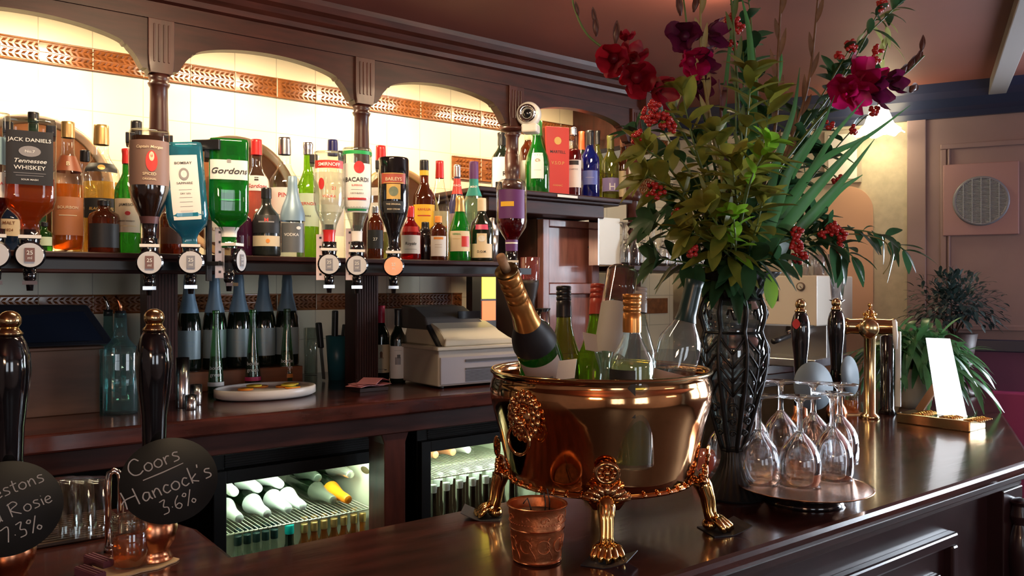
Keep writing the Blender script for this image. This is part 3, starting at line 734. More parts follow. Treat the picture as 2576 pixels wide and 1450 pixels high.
# ================================================================ OPTICS: upturned bottles with measures
YO = 2.0
def optic(kind, px, yt, yb, w, label, gm, dial=None, nm='upturned_bottle', side=False, dcol=None, dlabel='', **k):
    t = dep(px, YO); p = onY(px, 700, YO)
    zt = CZ-(yt-HY)/FOC*t; zb = CZ-(yb-HY)/FOC*t
    bottle(kind, nm, label, 'bottle', Vector((p.x, YO, zb)), zt-zb, w/2*t/FOC, gm, flip=True, group='bottles hung upside down on the measures', **k)
    dx, dy = dial
    q = onY(dx, dy, YO-.035); rz = face(p)
    m = thing('spirit_measure', dlabel, 'spirit measure', (p.x, YO, q.z), rz+(1.1 if side else 0), 'spirit measures under the upturned bottles')
    h = zb-q.z; rd = .0295
    B().lathe([(0, -.03), (.011, -.03), (.016, -.015), (.017, .02), (.019, .03), (.019, h+.02), (.0, h+.02)][::1], 18).build('chamber', [G_CLR if side else BLACKG], m)
    B().lathe([(0, -.075), (.006, -.075), (.008, -.055), (.012, -.05), (.013, -.03), (0, -.03)], 14).build('nozzle', [BLACKG], m)
    B().box(-.014, .014, -.017, .0, -.062, -.054).build('push_bar', [CHROME], m)
    X = Matrix.Translation((0, -.022, 0)) @ Matrix.Rotation(PI/2, 4, 'X')
    B().lathe([(0, 0), (rd, 0), (rd, .01), (0, .01)], 32, X=X).build('dial_body', [BLACKG], m)
    b = B(); b.lathe([(0, 0), (rd*.86, 0)], 32, X=Matrix.Translation((0, -.0325, 0)) @ Matrix.Rotation(PI/2, 4, 'X'))
    dc = dcol or mat('dial_white', (.6, .6, .62), .3)
    b.box(-.009, .009, -.0345, -.033, -.014, .015, 1)
    fn = lambda x, y: (x, -.0352, y)
    b.text('25', .012, fn, 2, 0, .01, 0, .001); b.text('ml', .009, fn, 2, 0, 0, 0, -.009)
    b.build('dial_face', [dc, (mat('dial_window', (.2, .09, .07), .3) if px < 400 else mat('dial_window_grey', (.25, .25, .28), .3)) if not dcol else dcol, INKW], m)
    B().box(-.021, .021, -.028, .01, rd+.006, rd+.013).build('name_plate', [PAPER], m)
    # bracket strip and clip holding the bottle from the rail
    b = B().box(-.012, .012, .05, .055, -.05, h+.07)
    b.box(-.012, .012, .02, .055, -.012, -.002); b.box(-.01, .01, .05, .078, 1.602-q.z, 1.612-q.z)
    b.build('bracket', [BLACK], m, .001)
    b = B(); hh = zt-q.z
    b.box(-.05, -.03, .0, .07, hh-.03, hh-.005, 0); b.box(.03, .05, .0, .07, hh-.03, hh-.005, 0) if w > 90 else None
    b.build('bottle_clip', [BLACK], m, .002)
    return m
k0 = dict(sq=7, ry=.9)
optic('short', -14, 285, 600, 70, 'upturned bottle with a white label cut by the left edge of the view', G_CLR, (-20, 640), liq=(L_RED, .5, .97), labs=[(PAPER, .32, .52, 70, [('VODKA', .3, .42, 0, INKR)]), (mat('blue_label', (.35, .55, .62), .5), .58, .8, 70, [])], dlabel='spirit measure at the very left edge of the view')
optic('short', 75, 304, 602, 116, 'square upturned whiskey bottle with a large black label', G_CLR, (82, 642), liq=(glass('whiskey_deep', (.75, .2, .03), .3), .5, .97), labs=[(LBL_BLK, .44, .885, 42, [('JACK DANIELS', .22, .795, 0, INKW), ('#disc', (.36, .045), .715, 0, GREYP), ('No.7', .16, .705, 0, INKW), ('Tennessee', .25, .62, 0, INKW, .3), ('WHISKEY', .24, .565, 0, INKW), ('#bar', (1.05, .004), .535, 0, GREYP), ('#bar', (.9, .004), .515, 0, GREYP), ('SOUR MASH', .1, .475, 0, INKW)])], dlabel='spirit measure under the square black label whiskey bottle', **k0)
optic('tall', 376, 330, 622, 97, 'upturned dark rum bottle with a brown figured label', G_CLR, (385, 661), liq=(L_RUM, .06, .97), labs=[(mat('rum_label', (.22, .13, .1), .5), .52, .9, 66, [('Captain Morgan', .2, .83, 0, CREAM, .2), ('#disc', (.28, .09), .72, .1, REDM), ('#disc', (.12, .04), .76, .1, CREAM), ('SPICED', .2, .6, 0, CREAM), ('ORIGINAL', .14, .56, 0, CREAM)]), (mat('neck_label', (.12, .05, .05), .4), .2, .26, 70, [])], dlabel='spirit measure under the upturned dark rum bottle')
optic('short', 480, 364, 640, 98, 'upturned sky blue gin bottle with a tall white label', G_BLUE, (502, 660), tilt=(-.07, .05, 1), liq=(glass('blue_gin', (.25, .7, .8), .3), .04, .97), labs=[(PAPER, .3, .88, 34, [('BOMBAY', .17, .8, 0, INK), ('#disc', (.2, .055), .71, 0, GREYP), ('#disc', (.12, .033), .71, 0, PAPER), ('SAPPHIRE', .15, .62, 0, INK), ('#bar', (.5, .003), .57, 0, GREYP), ('DRY GIN', .1, .53, 0, INK), ('#bar', (.5, .003), .5, 0, GREYP), ('#bar', (.5, .003), .46, 0, GREYP), ('#bar', (.5, .003), .42, 0, GREYP), ('#bar', (.5, .003), .38, 0, GREYP)])], dlabel='spirit measure under the upturned blue gin bottle', sq=6, ry=.85)
optic('short', 576, 354, 624, 95, 'upturned bright green gin bottle with a white band label', G_GREEN, (578, 655), side=True, sq=5, ry=.8, liq=(glass('green_gin', (.08, .6, .1), .25), .5, .97), labs=[(PAPER, .62, .8, 48, [('Gordons', .42, .675, 0, INK, .3), ('#bar', (.16, .03), .79, 0, GREYP)]), (PAPER, .1, .19, 170, [])], dlabel='clear side-on spirit measure under the green gin bottle')
optic('tall', 828, 384, 628, 77, 'upturned clear vodka bottle with a red band label and red neck', G_FLINT, (838, 665), liq=(glass('clear_spirit', (.96, .97, .93), .04), .62, .97), labs=[(REDM, .82, .9, 60, [('SMIRNOFF', .31, .842, 0, INKW)]), (glass('clear_film', (.9, .85, .75), .4), .45, .78, 60, [('#disc', (.2, .06), .66, -.5, INKR), ('VODKA', .24, .52, 0, INKR), ('21', .3, .6, .3, INKR)]), (RED, .02, .2, 176, [])], dlabel='spirit measure under the upturned red-banded vodka bottle')
optic('tall', 898, 375, 628, 73, 'upturned white rum bottle with a red disc on its label', G_FLINT, (917, 668), liq=(MATS['clear_spirit'], .55, .97), labs=[(PAPER, .36, .84, 64, [('#disc', (.36, .06), .8, .15, INKR), ('BACARDI', .4, .66, 0, INK), ('SUPERIOR', .16, .615, 0, INKR), ('#bar', (.8, .003), .58, 0, GREYP), ('CARTA BLANCA', .12, .54, 0, INK), ('#bar', (1.3, .02), .49, 0, INKR), ('#bar', (1.4, .02), .385, 0, GREENP)]), (mat('green_lid', (.02, .35, .08), .4), .93, .965, 120, []), (PAPER, .08, .18, 70, [])], dlabel='spirit measure under the upturned white rum bottle')
optic('tall', 990, 399, 640, 77, 'upturned black cream liqueur bottle with a red and gold crest', mat('black_cream_glass', (.006, .005, .006), .08, coat=1), (997, 670), dcol=COPPERP, labs=[(mat('crest_red', (.4, .08, .05), .4), .72, .83, 48, [('BAILEYS', .3, .75, 0, CREAM), ('#bar', (1.35, .008), .825, 0, GOLDP), ('#bar', (1.35, .008), .728, 0, GOLDP)]), (GOLDP, .56, .715, 26, [('#disc', (.3, .05), .64, 0, mat('crest_scene', (.16, .2, .13), .5))]), (INK, .42, .54, 40, [('THE ORIGINAL', .14, .5, 0, CREAM), ('IRISH CREAM', .14, .45, 0, CREAM)])], dlabel='copper-faced spirit measure under the black cream liqueur bottle')
optic('round', 1287, 453, 652, 77, 'upturned deep red liqueur bottle with a purple label, above the ice bucket', G_CLR, (1296, 690), liq=(glass('ruby', (.28, .015, .03), .35), .25, .97), labs=[(PURP, .5, .86, 55, [('#bar', (.9, .06), .68, -.3, YELP)]), (PURP, .1, .24, 100, [('#bar', (1.0, .02), .2, 0, PAPER)])], dlabel='spirit measure hidden behind the gold foil bottle in the bucket')
rl = thing('measure_rail', 'black metal rail carrying the spirit measures in front of the long shelf', 'rail')
b = B(); b.box(-.6, 1.66, YO+.065, YO+.075, 1.60, 1.62); b.build('rail_bar', [BLACK], rl)
b = B()
for x in (-.3, .5, 1.25, 1.6): b.box(x-.01, x+.01, YO+.075, 2.13, 1.603, 1.617)
b.build('rail_arms', [BLACK], rl)
for px, y0, y1, lab in ((553, 575, 700, 'between the blue and green gin bottles'), (806, 590, 705, 'left of the red-banded vodka bottle'), (880, 575, 705, 'left of the white rum bottle')):
    p = onY(px, y0, YO+.05); q = onY(px, y1, YO+.05)
    b = B(); b.box(-.011, .011, 0, .003, 0, p.z-q.z)
    for i in range(5): b.box(-.003, .003, -.001, .0, (p.z-q.z)*(.1+.2*i), (p.z-q.z)*(.1+.2*i)+.006, 1)
    o = b.build('drilled_bracket', [mat('pinkish_steel', (.75, .6, .55), .35, .5), BLACK], None, 0, q, (0, 0, face(q)))
    tag(o, 'pale drilled metal bracket '+lab, 'bracket', 'drilled brackets beside the measures')
# ================================================================ BOTTLES ON THE RAISED SHELF
def rb(kind, px, ytop, w, label, gm, Y=2.6, **k):
    return sb(kind, px, ytop, w, Y, label, gm, z=S2, group='bottles on the raised shelf', **k)
rb('wine', 1263, 335, 54, 'dark wine bottle with a white label, leftmost on the raised shelf', G_DARK, Y=2.68, cap=(CAPB, .2), labs=[(PAPER, .1, .6, 62, [('R', .6, .3, .2, INK)])])
rb('short', 1328, 330, 42, 'round jar-lidded bottle with a white label behind the green wine bottle', G_BRN, Y=2.68, cap=(CREAM, .14), labs=[(PAPER, .16, .55, 62, [])])
rb('burg', 1352, 305, 62, 'bright green wine bottle with an oval white label on the raised shelf', G_GREEN, cap=(mat('green_foil', (.05, .3, .06), .3), .2), labs=[(PAPER, .22, .56, 30, [('Ch', .34, .44, 0, INKBR, .2), ('#bar', (.6, .004), .33, 0, GREYP)])])
c = onY(1398, 480, 2.58); tw = .105
g = thing('boxed_cognac', 'tall red gift box with a round gold emblem on the raised shelf', 'box', (c.x, 2.6, S2), face(c)+.42, None)
H = onY(1398, 320, 2.56).z-S2
B().box(-tw/2, tw/2, -tw/2, tw/2, 0, H).build('carton', [REDM], g, .002)
fx = lambda x, y: (x, -tw/2-.0008, y)
b = B(); b.text('MARTELL', .017, fx, 0, 0, .01, 0, H*.62); b.text('V.S.O.P', .019, fx, 1, 0, 0, 0, H*.46)
b.text('COGNAC', .01, fx, 1, 0, 0, 0, H*.15)
b.lathe([(0, 0), (.016, 0)], 24, 1, X=Matrix.Translation((0, -tw/2-.0008, H*.8)) @ Matrix.Rotation(PI/2, 4, 'X'))
b.text('MARTELL', .014, lambda x, y: (-tw/2-.0008, -x, y), 0, 0, .01, 0, H*.82)
b.build('printed_emblem', [INK, GOLDP], g)
rb('spirit', 1443, 322, 40, 'clear and red aperitif bottle with a white label right of the red box', G_CLR, cap=(SILV, .1), liq=(L_RED, .02, .7), labs=[(PAPER, .16, .54, 66, [('#bar', (1.3, .06), .5, 0, INK), ('CAMPARI', .26, .4, 0, GREYP)])])
rb('wine', 1463, 332, 34, 'slim wine bottle with an orange-red cap behind the cobalt blue bottle', G_DARK, Y=2.72, cap=(mat('scarlet_cap', (.8, .07, .02), .3), .25))
rb('wine', 1484, 330, 48, 'cobalt blue wine bottle on the raised shelf', G_COB, cap=(CAPB, .2), labs=[(mat('blue_print', (.12, .16, .5), .4), .22, .42, 50, [('#bar', (.9, .003), .32, 0, PAPER)])])
rb('wine', 1503, 330, 32, 'olive wine bottle half hidden by the cobalt blue bottle', G_OLIVE, Y=2.72, cap=(CAPB, .18))
rb('wine', 1536, 342, 44, 'olive wine bottle with a purple label lettered H', G_OLIVE, cap=(mat('olive_cap', (.1, .1, .02), .35), .2), labs=[(mat('mauve_label', (.25, .2, .4), .5), .16, .36, 64, [('H', 1.1, .18, .2, PAPER)])])
rb('spirit', 1568, 352, 40, 'brown bottle with a beige label, rightmost on the raised shelf', G_BRN, cap=(mat('brown_cap', (.15, .06, .03), .4), .12), labs=[(CREAM, .1, .5, 62, [])])
# security camera by the third capital
c = onY(1326, 285, 2.45)
sc = thing('security_camera', 'white round security camera fixed beside the column capital', 'camera', c, face(c)-.25)
sc.scale = (1.25, 1.25, 1.25)
B().lathe([(0, .0), (.033, .0), (.038, .01), (.038, .03), (.03, .05), (0, .055)], 28, X=Matrix.Rotation(PI/2, 4, 'X') @ Matrix.Rotation(PI, 4, 'X')).build('camera_housing', [mat('white_gloss', (.75, .74, .7), .25)], sc)
X = Matrix.Translation((0, -.001, 0)) @ Matrix.Rotation(PI/2, 4, 'X')
B().lathe([(.028, 0), (.028, .004), (.02, .005), (.017, .001)], 28, X=X).build('lens_ring', [CHROME], sc)
B().ball((0, .004, 0), .0165, 18, sz=(1, .7, 1)).build('lens', [BLACKG], sc)
b = B().box(-.02, .03, .0, .05, -.058, -.03); b.box(-.045, -.03, .02, .05, -.06, .0); b.build('mount', [MATS['white_gloss']], sc, .006)
# ================================================================ ON THE BACK COUNTER
ZC = 1.23
def onC(px, py): return onZ(px, py, ZC)
def cb_(kind, px, yt, yb, w, label, gm, z=ZC, Y=None, group='bottles on the back counter', **k):
    if Y is None:
        p = onC(px, yb); Y = p.y
    loc, H, R = place(px, Y, z, yt, w)
    return bottle(kind, 'bottle', label, 'bottle', loc, H, R, gm, group=group, **k)
# wooden riser with five sparkling wines
p0 = onY(452, 900, 2.62); p1 = onY(762, 900, 2.62); zr = 1.293
b = B().box(p0.x, p1.x, 2.62, 2.8, ZC, zr); tag(b.build('bottle_riser', [mat('orange_wood', (.3, .1, .035), .45, noise=.35, scale=8, stretch=(1, 5, 5))], None, .003), 'low orange-brown wooden riser carrying five sparkling wine bottles', 'riser')
for px, nm in ((475, 'leftmost of the five, half behind the beer pump'), (540, 'second of the five, behind the white-ringed cordial'), (601, 'middle one of the five on the riser'), (663, 'fourth of the five, behind the pink-ringed cordial'), (722, 'rightmost of the five, behind the orange-ringed cordial')):
    cb_('champ', px, 692, 0, 60, 'sparkling wine with blue-grey foil, '+nm, G_DARK, z=zr, Y=2.7, cap=(BLUEF, .4), group='five sparkling wines on the riser', labs=[(mat('silver_blue_label', (.34, .43, .46), .4, .2), .12, .42, 62, [('#bar', (.9, .004), .3, 0, BLUEF), ('#bar', (.7, .004), .26, 0, BLUEF)])])
for px, yt, yb, ringm, liqm, nm in ((543, 782, 992, PAPER, G_GRN2, 'white'), (636, 780, 977, mat('pink_ring', (.75, .06, .2), .4), glass('pink_cordial', (.55, .05, .12), .3), 'pink'), (722, 778, 968, ORP, glass('yellow_cordial', (.5, .4, .05), .3), 'orange')):
    cb_('cone', px, yt, yb, 40, 'slim green cordial bottle with a %s ring near its base' % nm, glass('cordial_green', (.3, .6, .35), .12), liq=(liqm, .02, .45), cap=(G_GRN2, .04), group='slim cordial bottles', labs=[(glass('clear_print_film', (.9, .95, .9), .02), .16, .4, 60, [('bottle', .62, .3, 0, INKW), ('green', .62, .22, 0, INKW)]), (ringm, .1, .15, 75, [])])
# aqua bottles with pourers
for px, py, w, yt, nm in ((303, 1040, 80, 788, 'aqua square glass bottle with a metal pourer, in front of the left till'), (272, 1010, 60, 785, 'aqua glass bottle with a bent pourer, half behind the other aqua bottle')):
    p = onC(px, py); loc, H, R = place(px, p.y, ZC, yt, w)
    t = bottle('spirit', 'pourer_bottle', nm, 'bottle', loc, H, R, G_AQUA, sq=4, liq=(glass('aqua_water', (.6, .8, .78), .12), .02, .58), group='aqua bottles with pourers')
    b = B().tube([(0, 0, H-.012), (0, 0, H+.006)], .013, 12); b.build('collar', [CAPB], t)
    b = B().tube([(0, 0, H), (0, 0, H+.018), (-.004, 0, H+.03), (-.012, 0, H+.045)], [.005, .005, .004, .003], 10); b.build('spout', [COPPERP if w > 70 else CHROME], t)
# left till: dark screen on a wooden box
p = onC(118, 1065); q = onC(262, 1030)
rz = -.05; Yb = 2.36
x0 = onY(15, 900, Yb).x; x1 = onY(252, 900, Yb).x; zt = onY(150, 882, Yb).z
b = B().box(x0, x1, Yb, 2.75, ZC, zt); b.box(x0-.008, x1+.008, Yb-.012, 2.76, zt, zt+.008)
tag(b.build('wooden_till_box', [mat('till_box_wood', (.13, .06, .035), .5, noise=.4, scale=6, stretch=(1, 5, 5))], None, .002), 'brown wooden box under the dark till screen at the left of the counter', 'box')
t = thing('till_screen', 'black slanted till screen on the brown wooden box', 'till')
zs0 = zt+.008; z1 = onY(150, 765, 2.5).z
b = B(); xa = onY(50, 800, 2.5).x-.1; xb = onY(250, 800, 2.5).x
Xs = Matrix.Translation((0, 0, 0))
v = [(xa, 2.4, zs0), (xb+.02, 2.4, zs0), (xb-.03, 2.5, z1-.004), (xa, 2.5, z1), (xa, 2.62, zs0), (xb+.02, 2.62, zs0), (xb-.03, 2.56, z1-.004), (xa, 2.56, z1)]
b.add(v, [(0, 1, 2, 3), (5, 4, 7, 6), (3, 2, 6, 7), (1, 5, 6, 2), (4, 0, 3, 7), (0, 4, 5, 1)])
b.build('screen_housing', [mat('till_charcoal', (.012, .014, .022), .45)], t, .004)
b = B(); v = [(xa+.03, 2.4015, zs0+.012), (xb-.01, 2.4015, zs0+.012), (xb-.045, 2.4935, z1-.016), (xa+.03, 2.4935, z1-.016)]
b.add([(x, y-.004, z) for x, y, z in v], [(0, 1, 2, 3)]); b.build('display', [mat('dark_screen', (.012, .018, .035), .25)], t)
tg = thing('tall_tumbler', 'tall clear tumbler of dark drink standing between the till box and the aqua bottles', 'glass', onC(236, 1000))
B().lathe([(0, .002), (.016, .002), (.02, .1), (.0188, .1), (.015, .006), (0, .006)], 20).build('glass_body', [G_CLR], tg)
B().lathe([(0, .007), (.0145, .007), (.0175, .07), (0, .07)], 20).build('drink', [glass('dark_drink', (.3, .08, .05), .3)], tg)
# steel measures
for px, yb, yt, w, nm in ((459, 1026, 900, 33, 'tallest of the three steel cylinders beside the beer pump'), (493, 1019, 968, 29, 'middle-sized steel cylinder behind the shortest one'), (480, 1031, 994, 29, 'shortest of the three steel cylinders')):
    p = onC(px, yb); t_ = dep(px, p.y); R = w/2*t_/FOC; H = (yb-yt)*t_/FOC
    b = B().lathe([(0, .002), (R*.95, 0), (R, .002), (R, H), (R*.92, H), (R*.92, .004), (0, .004)], 24)
    tag(b.build('steel_cylinder', [mat('satin_steel', (.75, .74, .75), .2, 1)], None, 0, p), nm, 'cylinder', 'steel cylinders by the pump')
# white oval chopping dish with fruit
p = onC(683, 1002)
dsh = thing('white_dish', 'white oval dish of fruit slices on the back counter', 'dish', (p.x, p.y+.045, ZC+.002), 0)
R = 126*dep(683, p.y+.045)/FOC/1.0
b = B().lathe([(0, 0), (R*.92, 0), (R, .006), (R, .026), (R*.97, .029), (R*.95, .026), (R*.93, .02), (0, .019)], 40, ry=.75)
b.build('dish_body', [mat('white_ceramic', (.82, .76, .7), .3)], dsh)
fr = random.Random(3)
for i in range(7):
    a = fr.uniform(-.6, PI*1.1); rr = R*fr.uniform(.2, .62)
    q = (p.x+rr*math.cos(a), p.y+.045+rr*math.sin(a)*.7, ZC+.0225+.005*(i % 2))
    o = thing('lemon_slice', ['orange slice lying at the back of the white dish', 'lemon slice lying in the white dish'][i % 2], 'fruit slice', q, fr.uniform(0, 3), 'fruit slices in the white dish')
    o['label'] = 'yellow or orange citrus slice lying in the white oval dish'
    B().lathe([(0, 0), (.021, 0), (.021, .004), (0, .0045)], 18).build('flesh', [[ORP, YELP, mat('lime_flesh', (.5, .55, .1), .4)][i % 3]], o)
    B().lathe([(.0205, -.0005), (.023, 0), (.023, .004), (.0205, .005)], 18).build('rind', [[mat('orange_rind', (.8, .25, .02), .4), mat('lemon_rind', (.8, .6, .05), .4)][i % 2]], o)
# knives and utensils in a teal cup, plus a clear beaker
p = onC(848, 955)
uc = thing('utensil_cup', 'teal plastic cup of utensils beside the fluted post', 'cup', (p.x, p.y, ZC))
H = 110*dep(848, p.y)/FOC; R = .04
B().lathe([(0, 0), (R*.75, 0), (R, H), (R*.94, H), (R*.7, .004), (0, .004)], 24).build('cup_body', [mat('teal_plastic', (.03, .14, .18), .35, trans=.2)], uc)
for i, (dx, dy, lean, hh, nm) in enumerate(((-.035, -.01, -.1, .2, 'black-handled knife leaning left'), (-.012, .0, .02, .24, 'tall black-handled knife standing upright'), (.015, .01, .12, .19, 'short black-handled utensil leaning right'))):
    o = thing('kitchen_knife', nm+' by the teal cup', 'knife', (p.x+dx-.02*(i == 0), p.y+dy, ZC+.006), 0, 'knives by the teal cup')
    o.rotation_euler = (0, lean, 0)
    B().box(-.001, .001, -.012, .012, 0, hh*.55).build('blade', [STEEL], o)
    B().box(-.008, .008, -.013, .013, hh*.55, hh).build('handle', [BLACK], o, .004)
p = onC(782, 945)
o = thing('clear_beaker', 'clear glass beaker standing left of the knives', 'glass', (p.x, p.y, ZC)); H = 120*dep(782, p.y)/FOC
B().lathe([(0, 0), (.024, 0), (.027, H), (.0255, H), (.0225, .005), (0, .005)], 24).build('glass_body', [G_FLINT], o)
# pink slips on a dark box
p = onC(944, 990)
Yp = p.y+.05
pb = onC(940, 985)
o = thing('slip_box', 'low dark box under the pink paper slips', 'box', (pb.x, pb.y+.03, ZC), 0)
B().box(-.05, .05, -.035, .035, 0, .012).build('box_body', [mat('dark_box', (.03, .015, .012), .4)], o, .001)
for i, (a, dz, nm) in enumerate(((.35, 0, 'lower pink slip, spread to the right on the low dark box'), (.05, .004, 'middle pink slip on the low dark box'), (.7, .008, 'topmost pink slip, folded to a peak on the low dark box'))):
    b = B(); n = 6; v = []; f = []
    for j in range(n+1):
        x = -.06+.12*j/n; z = (.014*(1-abs(2*j/n-1)) if i == 2 else .003*math.sin(j))
        v += [(x, -.033, z), (x, .033, z), (x, -.033, z+.0012), (x, .033, z+.0012)]
    for j in range(n):
        a0 = 4*j; f += [(a0, a0+4, a0+5, a0+1), (a0+2, a0+3, a0+7, a0+6), (a0, a0+2, a0+6, a0+4), (a0+1, a0+5, a0+7, a0+3)]
    b.add(v, f)
    tag(b.build('paper_slip', [PINKR], None, 0, (pb.x+.012*i-.01, pb.y+.03, ZC+.0165+dz), (0, 0, a)), nm, 'paper', 'pink paper slips')
# two red wines left of the register
p = onC(959, 957); cb_('wine', 959, 770, 955, 43, 'red wine bottle with a red capsule and dotted cream label', G_DARK, cap=(mat('crimson_capsule', (.6, .02, .06), .4), .23), labs=[(CREAM, .1, .48, 66, [('#disc', (.16, .03), .36, 0, INKBR), ('#bar', (.6, .006), .3, 0, INKBR), ('#bar', (.3, .05), .33, 0, INKBR), ('#bar', (.8, .004), .15, 0, INK), ('#bar', (.3, .012), .14, .5, INK)])])
cb_('wine', 1001, 778, 962, 40, 'red wine bottle with a black capsule and white label with a house print', G_DARK, cap=(CAPB, .22), labs=[(PAPER, .06, .5, 66, [('#bar', (.7, .1), .3, 0, GREYP), ('#bar', (.4, .05), .36, .1, mat('print_grey', (.12, .12, .12), .6)), ('#bar', (.9, .003), .44, 0, GREYP)])])
# cash register
c = onC(1104, 981)
reg = thing('cash_register', 'old ivory cash register on the back counter left of the bucket', 'cash register', (c.x, c.y+.004, ZC+.008), -.02)
W, D = .33, .30
H1 = (981-890)*dep(1104, c.y)/FOC
B().box(0, W, 0, D, 0, H1).build('drawer_case', [mat('register_side', (.4, .36, .31), .45)], reg, .004)
d = B(); d.box(.006, W-.006, -.006, 0, .006, H1-.022); d = d.build('cash_drawer', [mat('register_grey', (.3, .29, .33), .45)], reg, .002)
b = B()
b.box(.1, W-.02, -.009, -.006, H1-.04, H1-.032); b.box(.1, W-.02, -.009, -.006, .05, .056)
for i in range(14): b.box(.1, W-.02, -.008, -.006, .012+i*.0026, .0132+i*.0026)
b.build('grooves', [mat('groove_dark', (.06, .055, .06), .5)], d)
b = B().box(-.008, W+.008, -.01, D, H1, H1+.012); b.build('case_lid', [mat('register_lid', (.5, .46, .38), .4)], reg, .003)
b = B(); z = H1+.012
prof = [(0, z), (0, z+.018), (.02, z+.03), (.06, z+.055), (.12, z+.075), (.2, z+.085), (.26, z+.085), (.28, z)]
x0, x1 = .025, W-.03; v = [(x0+(.012 if q > z+.02 else 0), p, q) for p, q in prof]+[(x1-(.03 if q > z+.02 else 0), p, q) for p, q in prof]; m = len(prof)
b.add(v, [(i, (i+1) % m, m+(i+1) % m, m+i) for i in range(m)]+[tuple(range(m))[::-1], tuple(range(m, 2*m))])
b.build('upper_cover', [mat('register_cover', (.62, .57, .44), .35)], reg, .005)
b = B(); z2 = z+.07
prof = [(.1, z2-.02), (.12, z2+.02), (.2, z2+.055), (.285, z2+.06), (.29, z2-.02)]
x0, x1 = .02, .27; m = len(prof); v = [(x0+.0, p, q) for p, q in prof]+[(x1-(.04 if q > z2 else 0), p, q) for p, q in prof]
b.add(v, [(i, (i+1) % m, m+(i+1) % m, m+i) for i in range(m)]+[tuple(range(m))[::-1], tuple(range(m, 2*m))])
b.build('rear_display', [mat('register_dark', (.09, .085, .08), .35)], reg, .006)
B().box(.15, .24, .135, .14, z2+.015, z2+.04, X=Matrix.Translation((0, -.02, 0))).build('display_window', [BLACKG], reg)
b = B(); b.box(-.008, .008, -.1, 0, 0, .012, X=Matrix.Translation((.02, .1, z+.06)) @ Matrix.Rotation(.75, 4, 'X')); b.build('card_slot_arm', [BLACK], reg, .002)
b = B()
for x in (.015, W-.03):
    for y in (.01, D-.03): b.lathe([(0, -.008), (.008, -.008), (.009, 0), (0, 0)], 10, X=Matrix.Translation((x+.006, y+.006, 0)))
b.build('rubber_feet', [BLACK], reg)
# blue tub behind the register
p = onY(1268, 860, 2.6)
b = B().lathe([(0, 0), (.055, 0), (.062, .1), (.066, .1), (.066, .108), (.06, .108), (.052, .004), (0, .004)], 28, sq=5, X=Matrix.Translation((p.x, 2.66, ZC)))
tag(b.build('blue_tub', [mat('blue_plastic', (.01, .03, .22), .35)]), 'dark blue plastic tub behind the cash register', 'tub')
# coffee grinder with red tinted hopper
p = onY(1333, 780, 2.5)
cg = thing('coffee_grinder', 'coffee grinder with a reddish clear hopper behind the gold foil bottle', 'grinder', (p.x, 2.5, ZC), face(p))
z0 = onY(1333, 760, 2.5).z-ZC; z1 = onY(1333, 648, 2.5).z-ZC
B().box(-.03, .03, 0, .12, 0, z0*.75).build('grinder_body', [DKGREY], cg, .006)
B().lathe([(0, z0*.75), (.02, z0*.75), (.02, z0), (.036, z0+.07), (.036, z0+.09), (0, z0+.09)], 24, X=Matrix.Translation((0, .03, 0))).build('bean_chamber', [mat('coffee_beans', (.02, .012, .01), .5)], cg)
B().lathe([(.0365, z0+.085), (.038, z1), (.036, z1+.002), (0, z1+.004)], 24, X=Matrix.Translation((0, .03, 0))).build('hopper', [glass('rose_hopper', (.8, .3, .28), .25)], cg)
p = onY(1366, 800, 2.42)
o = thing('steel_tin', 'short shiny metal tin with a dark lid behind the ice bucket', 'tin', (p.x, 2.42, ZC)); h = onY(1366, 776, 2.42).z-ZC
B().lathe([(0, 0), (.027, 0), (.027, h-.004), (0, h-.004)], 24).build('tin_body', [CHROME], o)
B().lathe([(0, h-.004), (.029, h-.004), (.029, h), (0, h+.001)], 24).build('tin_lid', [BLACK], o)
# backlit white card left of the glasses, small box beneath the shelf
p0 = onY(1505, 668, 2.5); p1 = onY(1560, 550, 2.5); zsh = zs
o = thing('white_carton', 'pale framed carton at the left end of the wine glass shelf', 'carton', (p0.x+.03, 2.5, zsh), 0)
B().box(-.03, p1.x-p0.x-.03, .0, .05, .002, p1.z-zsh).build('carton_body', [mat('pale_card', (.75, .77, .72), .5)], o, .002)
B().box(-.034, -.03, -.004, .054, 0, p1.z-zsh+.003).build('frame_edge', [CHROME], o)
# upturned wine glasses on the glass shelf
def wine_glass(name, label, loc, H, R, group, up=False):
    t = thing(name, label, 'wine glass', loc, 0, group)
    pr = [(R*.95, 0), (R*.985, H*.08), (R*1.0, H*.17), (R*.985, H*.26), (R*.92, H*.35), (R*.78, H*.43), (R*.57, H*.5), (.0125, H*.575), (.008, H*.61)]
    inn = [(r-.0016, z) for r, z in pr[:-3]]+[(R*.45, H*.515), (0, H*.55)]
    B().lathe([(0, H*.61)]+pr[::-1]+inn, 36).build('bowl', [G_REAL], t)
    B().lathe([(.008, H*.6), (.0062, H*.66), (.0056, H*.85), (.007, H*.93), (.013, H*.97)], 14).build('stem', [G_REAL], t)
    B().lathe([(.013, H*.97), (R*.5, H*.982), (R*.98, H*.993), (R*.99, H), (0, H)], 36).build('foot', [G_REAL], t)
    B().torus(R*.95, .0009, n=28, k=5, c=(0, 0, .001)).build('rim', [G_REAL], t)
    return t
k1 = 0; names = ['beside the pale carton', 'second from the carton', 'just left of the turned post', 'directly behind the turned post', 'just right of the turned post', 'second right of the post', 'third right of the post', 'fourth right of the post', 'fifth right of the post', 'at the far right end']
zt_ = onY(1600, 562, 2.5).z-zsh
g0 = None
